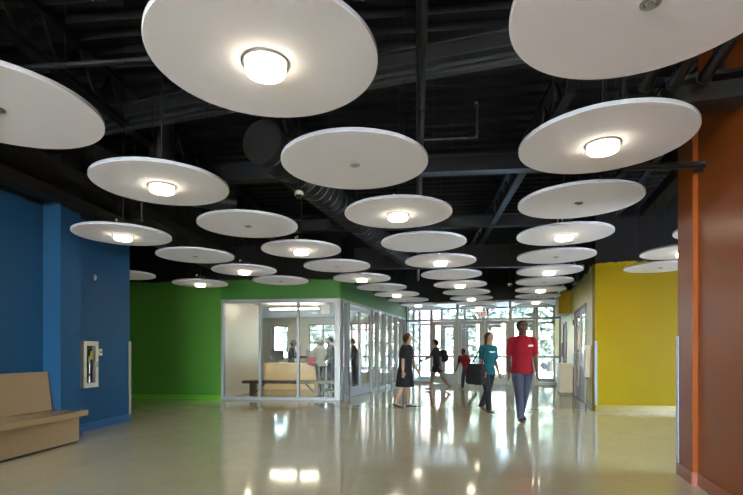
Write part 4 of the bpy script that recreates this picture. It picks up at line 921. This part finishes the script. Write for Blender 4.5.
bm = bmesh.new(); box(bm, FA, -9.5, -4.4, 19.75, 22.6, -.25, -.02); box(bm, FA, 1.9, 12, 19.75, 22.6, -.25, -.02); struct('ground_walk', bm, M['concrete'], 'concrete walk along the facade', 'ground')
def leaves(bm, c, rx, ry, rz, n, s):
    for _ in range(n):
        d = Vector((random.gauss(0, 1), random.gauss(0, 1), random.gauss(0, 1))).normalized()*random.uniform(.55, 1)**.5
        p = c+Vector((d.x*rx, d.y*ry, d.z*rz)); a = Vector((random.uniform(-1, 1), random.uniform(-1, 1), random.uniform(-1, 1))).normalized(); b_ = a.orthogonal().normalized()
        w = s*random.uniform(.6, 1.2)
        bm.faces.new([bm.verts.new(p+q) for q in (-a*w, b_*w*.6, a*w, -b_*w*.6)])
def tree(U, V, h, r, mat, label):
    b0 = FA(U, V, -.04); e = empty('tree', b0); tag(e, label, 'tree', 'trees outside the entrance')
    bm = bmesh.new(); limb(bm, [b0, b0+Vector((.1, 0, h*.3)), b0+Vector((0, .1, h*.55))], [r*.07, r*.055, r*.035], n=10)
    for k in range(5):
        t_ = k*1.3; tube(bm, b0+Vector((.05, 0, h*(.3+.04*k))), b0+Vector((r*.6*math.cos(t_), r*.6*math.sin(t_), h*(.5+.05*k))), r*.03, r*.012, n=6)
    link('trunk', bm, M['bark'], e, True)
    bm = bmesh.new()
    for k in range(12):
        t_ = random.uniform(0, 2*PI); q = random.uniform(0, .6)*r
        leaves(bm, b0+Vector((q*math.cos(t_), q*math.sin(t_), h*random.uniform(.22, .85))), r*.55, r*.55, h*.18, 210, .30)
    link('crown', bm, mat, e)
for U, V, h, r, m_, lab in ((-7.5, 31, 7, 2.6, 'leaf1', 'light green tree seen through the leftmost entrance door'), (-2.2, 33, 6.5, 2.5, 'leaf1', 'light green tree seen between the middle entrance doors'), (2.2, 34, 7.5, 3, 'leaf2', 'mid green tree seen right of the red polo'), (6, 38, 8, 3, 'leaf1', 'tree at the right beyond the sidelight'),
                     (-13, 34, 8, 3.2, 'leaf2', 'mid green tree seen through the office windows'), (-19, 30, 7, 3, 'leaf1', 'light green tree outside the narrow office window'), (-5, 53, 9, 4.2, 'leaf2', 'large tree across the road left'), (7, 57, 10, 4.6, 'leaf2', 'large tree across the road right'), (13, 52, 9, 4, 'leaf1', 'tree far right across the road'), (.5, 49.5, 7, 3.4, 'leaf1', 'light green tree across the road behind the middle doors'), (-24, 52, 10, 5, 'leaf2', 'large tree far left across the road')):
    tree(U, V, h, r, M[m_], lab)
for k, (u0, u1, lab) in enumerate(((-9.5, -3.0, 'clipped hedge outside left of the doors'), (2.6, 10, 'clipped hedge outside right of the doors'))):
    bm = bmesh.new(); u = u0
    while u < u1:
        leaves(bm, FA(u, 29.0, .5), .45, .4, .5, 120, .07); u += .4
    o = link('hedge', bm, M['leaf3']); tag(o, lab, 'hedge', 'hedges in front of the forecourt')
e = empty('brick_building', FA(-22, 60, 0)); tag(e, 'red brick building across the road', 'building')
link('wall', box(bmesh.new(), FA, -24, -6.5, 60, 72, -.05, 11), M['brick'], e)
for zz in (1.6, 5.4):
    for k in range(6): link('window', box(bmesh.new(), FA, -22.6+k*2.8, -21.2+k*2.8, 59.93, 59.99, zz, zz+2), M['winglass'], e)
link('parapet', box(bmesh.new(), FA, -24.2, -6.3, 59.8, 72.2, 11, 11.4), M['concrete'], e)
def car(U, V, mat, label):
    b0 = FA(U, V, -.05); e = empty('car', b0, ANG_A); tag(e, label, 'car', 'cars parked beyond the forecourt')
    pr = [(-2.2, .35), (-2.2, .75), (-1.9, .95), (-1.2, 1.0), (-.7, 1.42), (.9, 1.45), (1.6, 1.0), (2.1, .92), (2.25, .6), (2.2, .3)]
    bm = bmesh.new(); a = [bm.verts.new((x, -.85 if z < 1.1 else -.68, z)) for x, z in pr]; b_ = [bm.verts.new((x, .85 if z < 1.1 else .68, z)) for x, z in pr]
    bm.faces.new(a); bm.faces.new(b_[::-1])
    for i in range(len(pr)): j = (i+1) % len(pr); bm.faces.new((a[i], b_[i], b_[j], a[j]))
    link('body', bm, mat).parent = e
    bm = bmesh.new(); vs = [bm.verts.new(p) for p in ((-1.05, -.86, 1.03), (1.4, -.86, 1.03), (.85, -.71, 1.38), (-.66, -.71, 1.38))]; vs2 = [bm.verts.new(v.co+Vector((0, .03, 0))) for v in vs]
    bm.faces.new(vs); bm.faces.new(vs2[::-1])
    for i in range(4): bm.faces.new((vs[i], vs2[i], vs2[(i+1) % 4], vs[(i+1) % 4]))
    link('side_window', bm, M['winglass']).parent = e
    for x in (-1.4, 1.4):
        for y in (-.8, .8): bm = bmesh.new(); tube(bm, (x, y-.1, .335), (x, y+.1, .335), .33, n=20); link('wheel', bm, M['tyre'], None, True).parent = e
for U, V, m_, lab in ((-9.5, 40, 'carw', 'white car parked outside left'), (-1.5, 40.5, 'carb', 'grey car parked outside behind the doors'), (3.6, 40, 'carw', 'white car parked outside behind the right doors'), (8.8, 40.5, 'carb', 'grey car parked outside at the right')): car(U, V, M[m_], lab)

# ------------------------------------------------------------------ light
w = bpy.data.worlds.new('sky'); bpy.context.scene.world = w; w.use_nodes = True; nt = w.node_tree
bgn = nt.nodes['Background']; sk = nt.nodes.new('ShaderNodeTexSky'); sk.sky_type = 'NISHITA'; sk.sun_disc = False; sk.sun_elevation = math.radians(52); sk.sun_rotation = math.radians(200)
sk.air_density = 1.2; sk.dust_density = 1.5
nt.links.new(sk.outputs[0], bgn.inputs[0]); bgn.inputs[1].default_value = 2.6
sl = bpy.data.lights.new('sun', 'SUN'); sl.energy = 34; sl.angle = .01; sl.color = (1, .96, .9)
so = bpy.data.objects.new('sun', sl); C.objects.link(so); so.rotation_euler = Vector((.30, .62, -1.1)).to_track_quat('-Z', 'Y').to_euler(); so.location = (0, 0, 30)

# ------------------------------------------------------------------ camera
cd = bpy.data.cameras.new('camera'); co = bpy.data.objects.new('camera', cd); C.objects.link(co)
co.location = (0, 0, 1.25); co.rotation_euler = (PI/2, 0, 0)
cd.sensor_width = 36; cd.lens = 479*36/743; cd.shift_x = (371.5-366)/743; cd.shift_y = (352.5-247.5)/743; cd.clip_start = .05; cd.clip_end = 400
sc = bpy.context.scene; sc.camera = co
sc.view_settings.view_transform = 'Standard'; sc.view_settings.look = 'None'; sc.view_settings.gamma = 1; sc.view_settings.use_curve_mapping = False; sc.view_settings.exposure = 1.72
sc.cycles.use_denoising = True
sc.cycles.max_bounces = 10; sc.cycles.diffuse_bounces = 5; sc.cycles.glossy_bounces = 5; sc.cycles.transparent_max_bounces = 16; sc.cycles.sample_clamp_indirect = 6
sc.cycles.caustics_reflective = True; sc.cycles.caustics_refractive = False
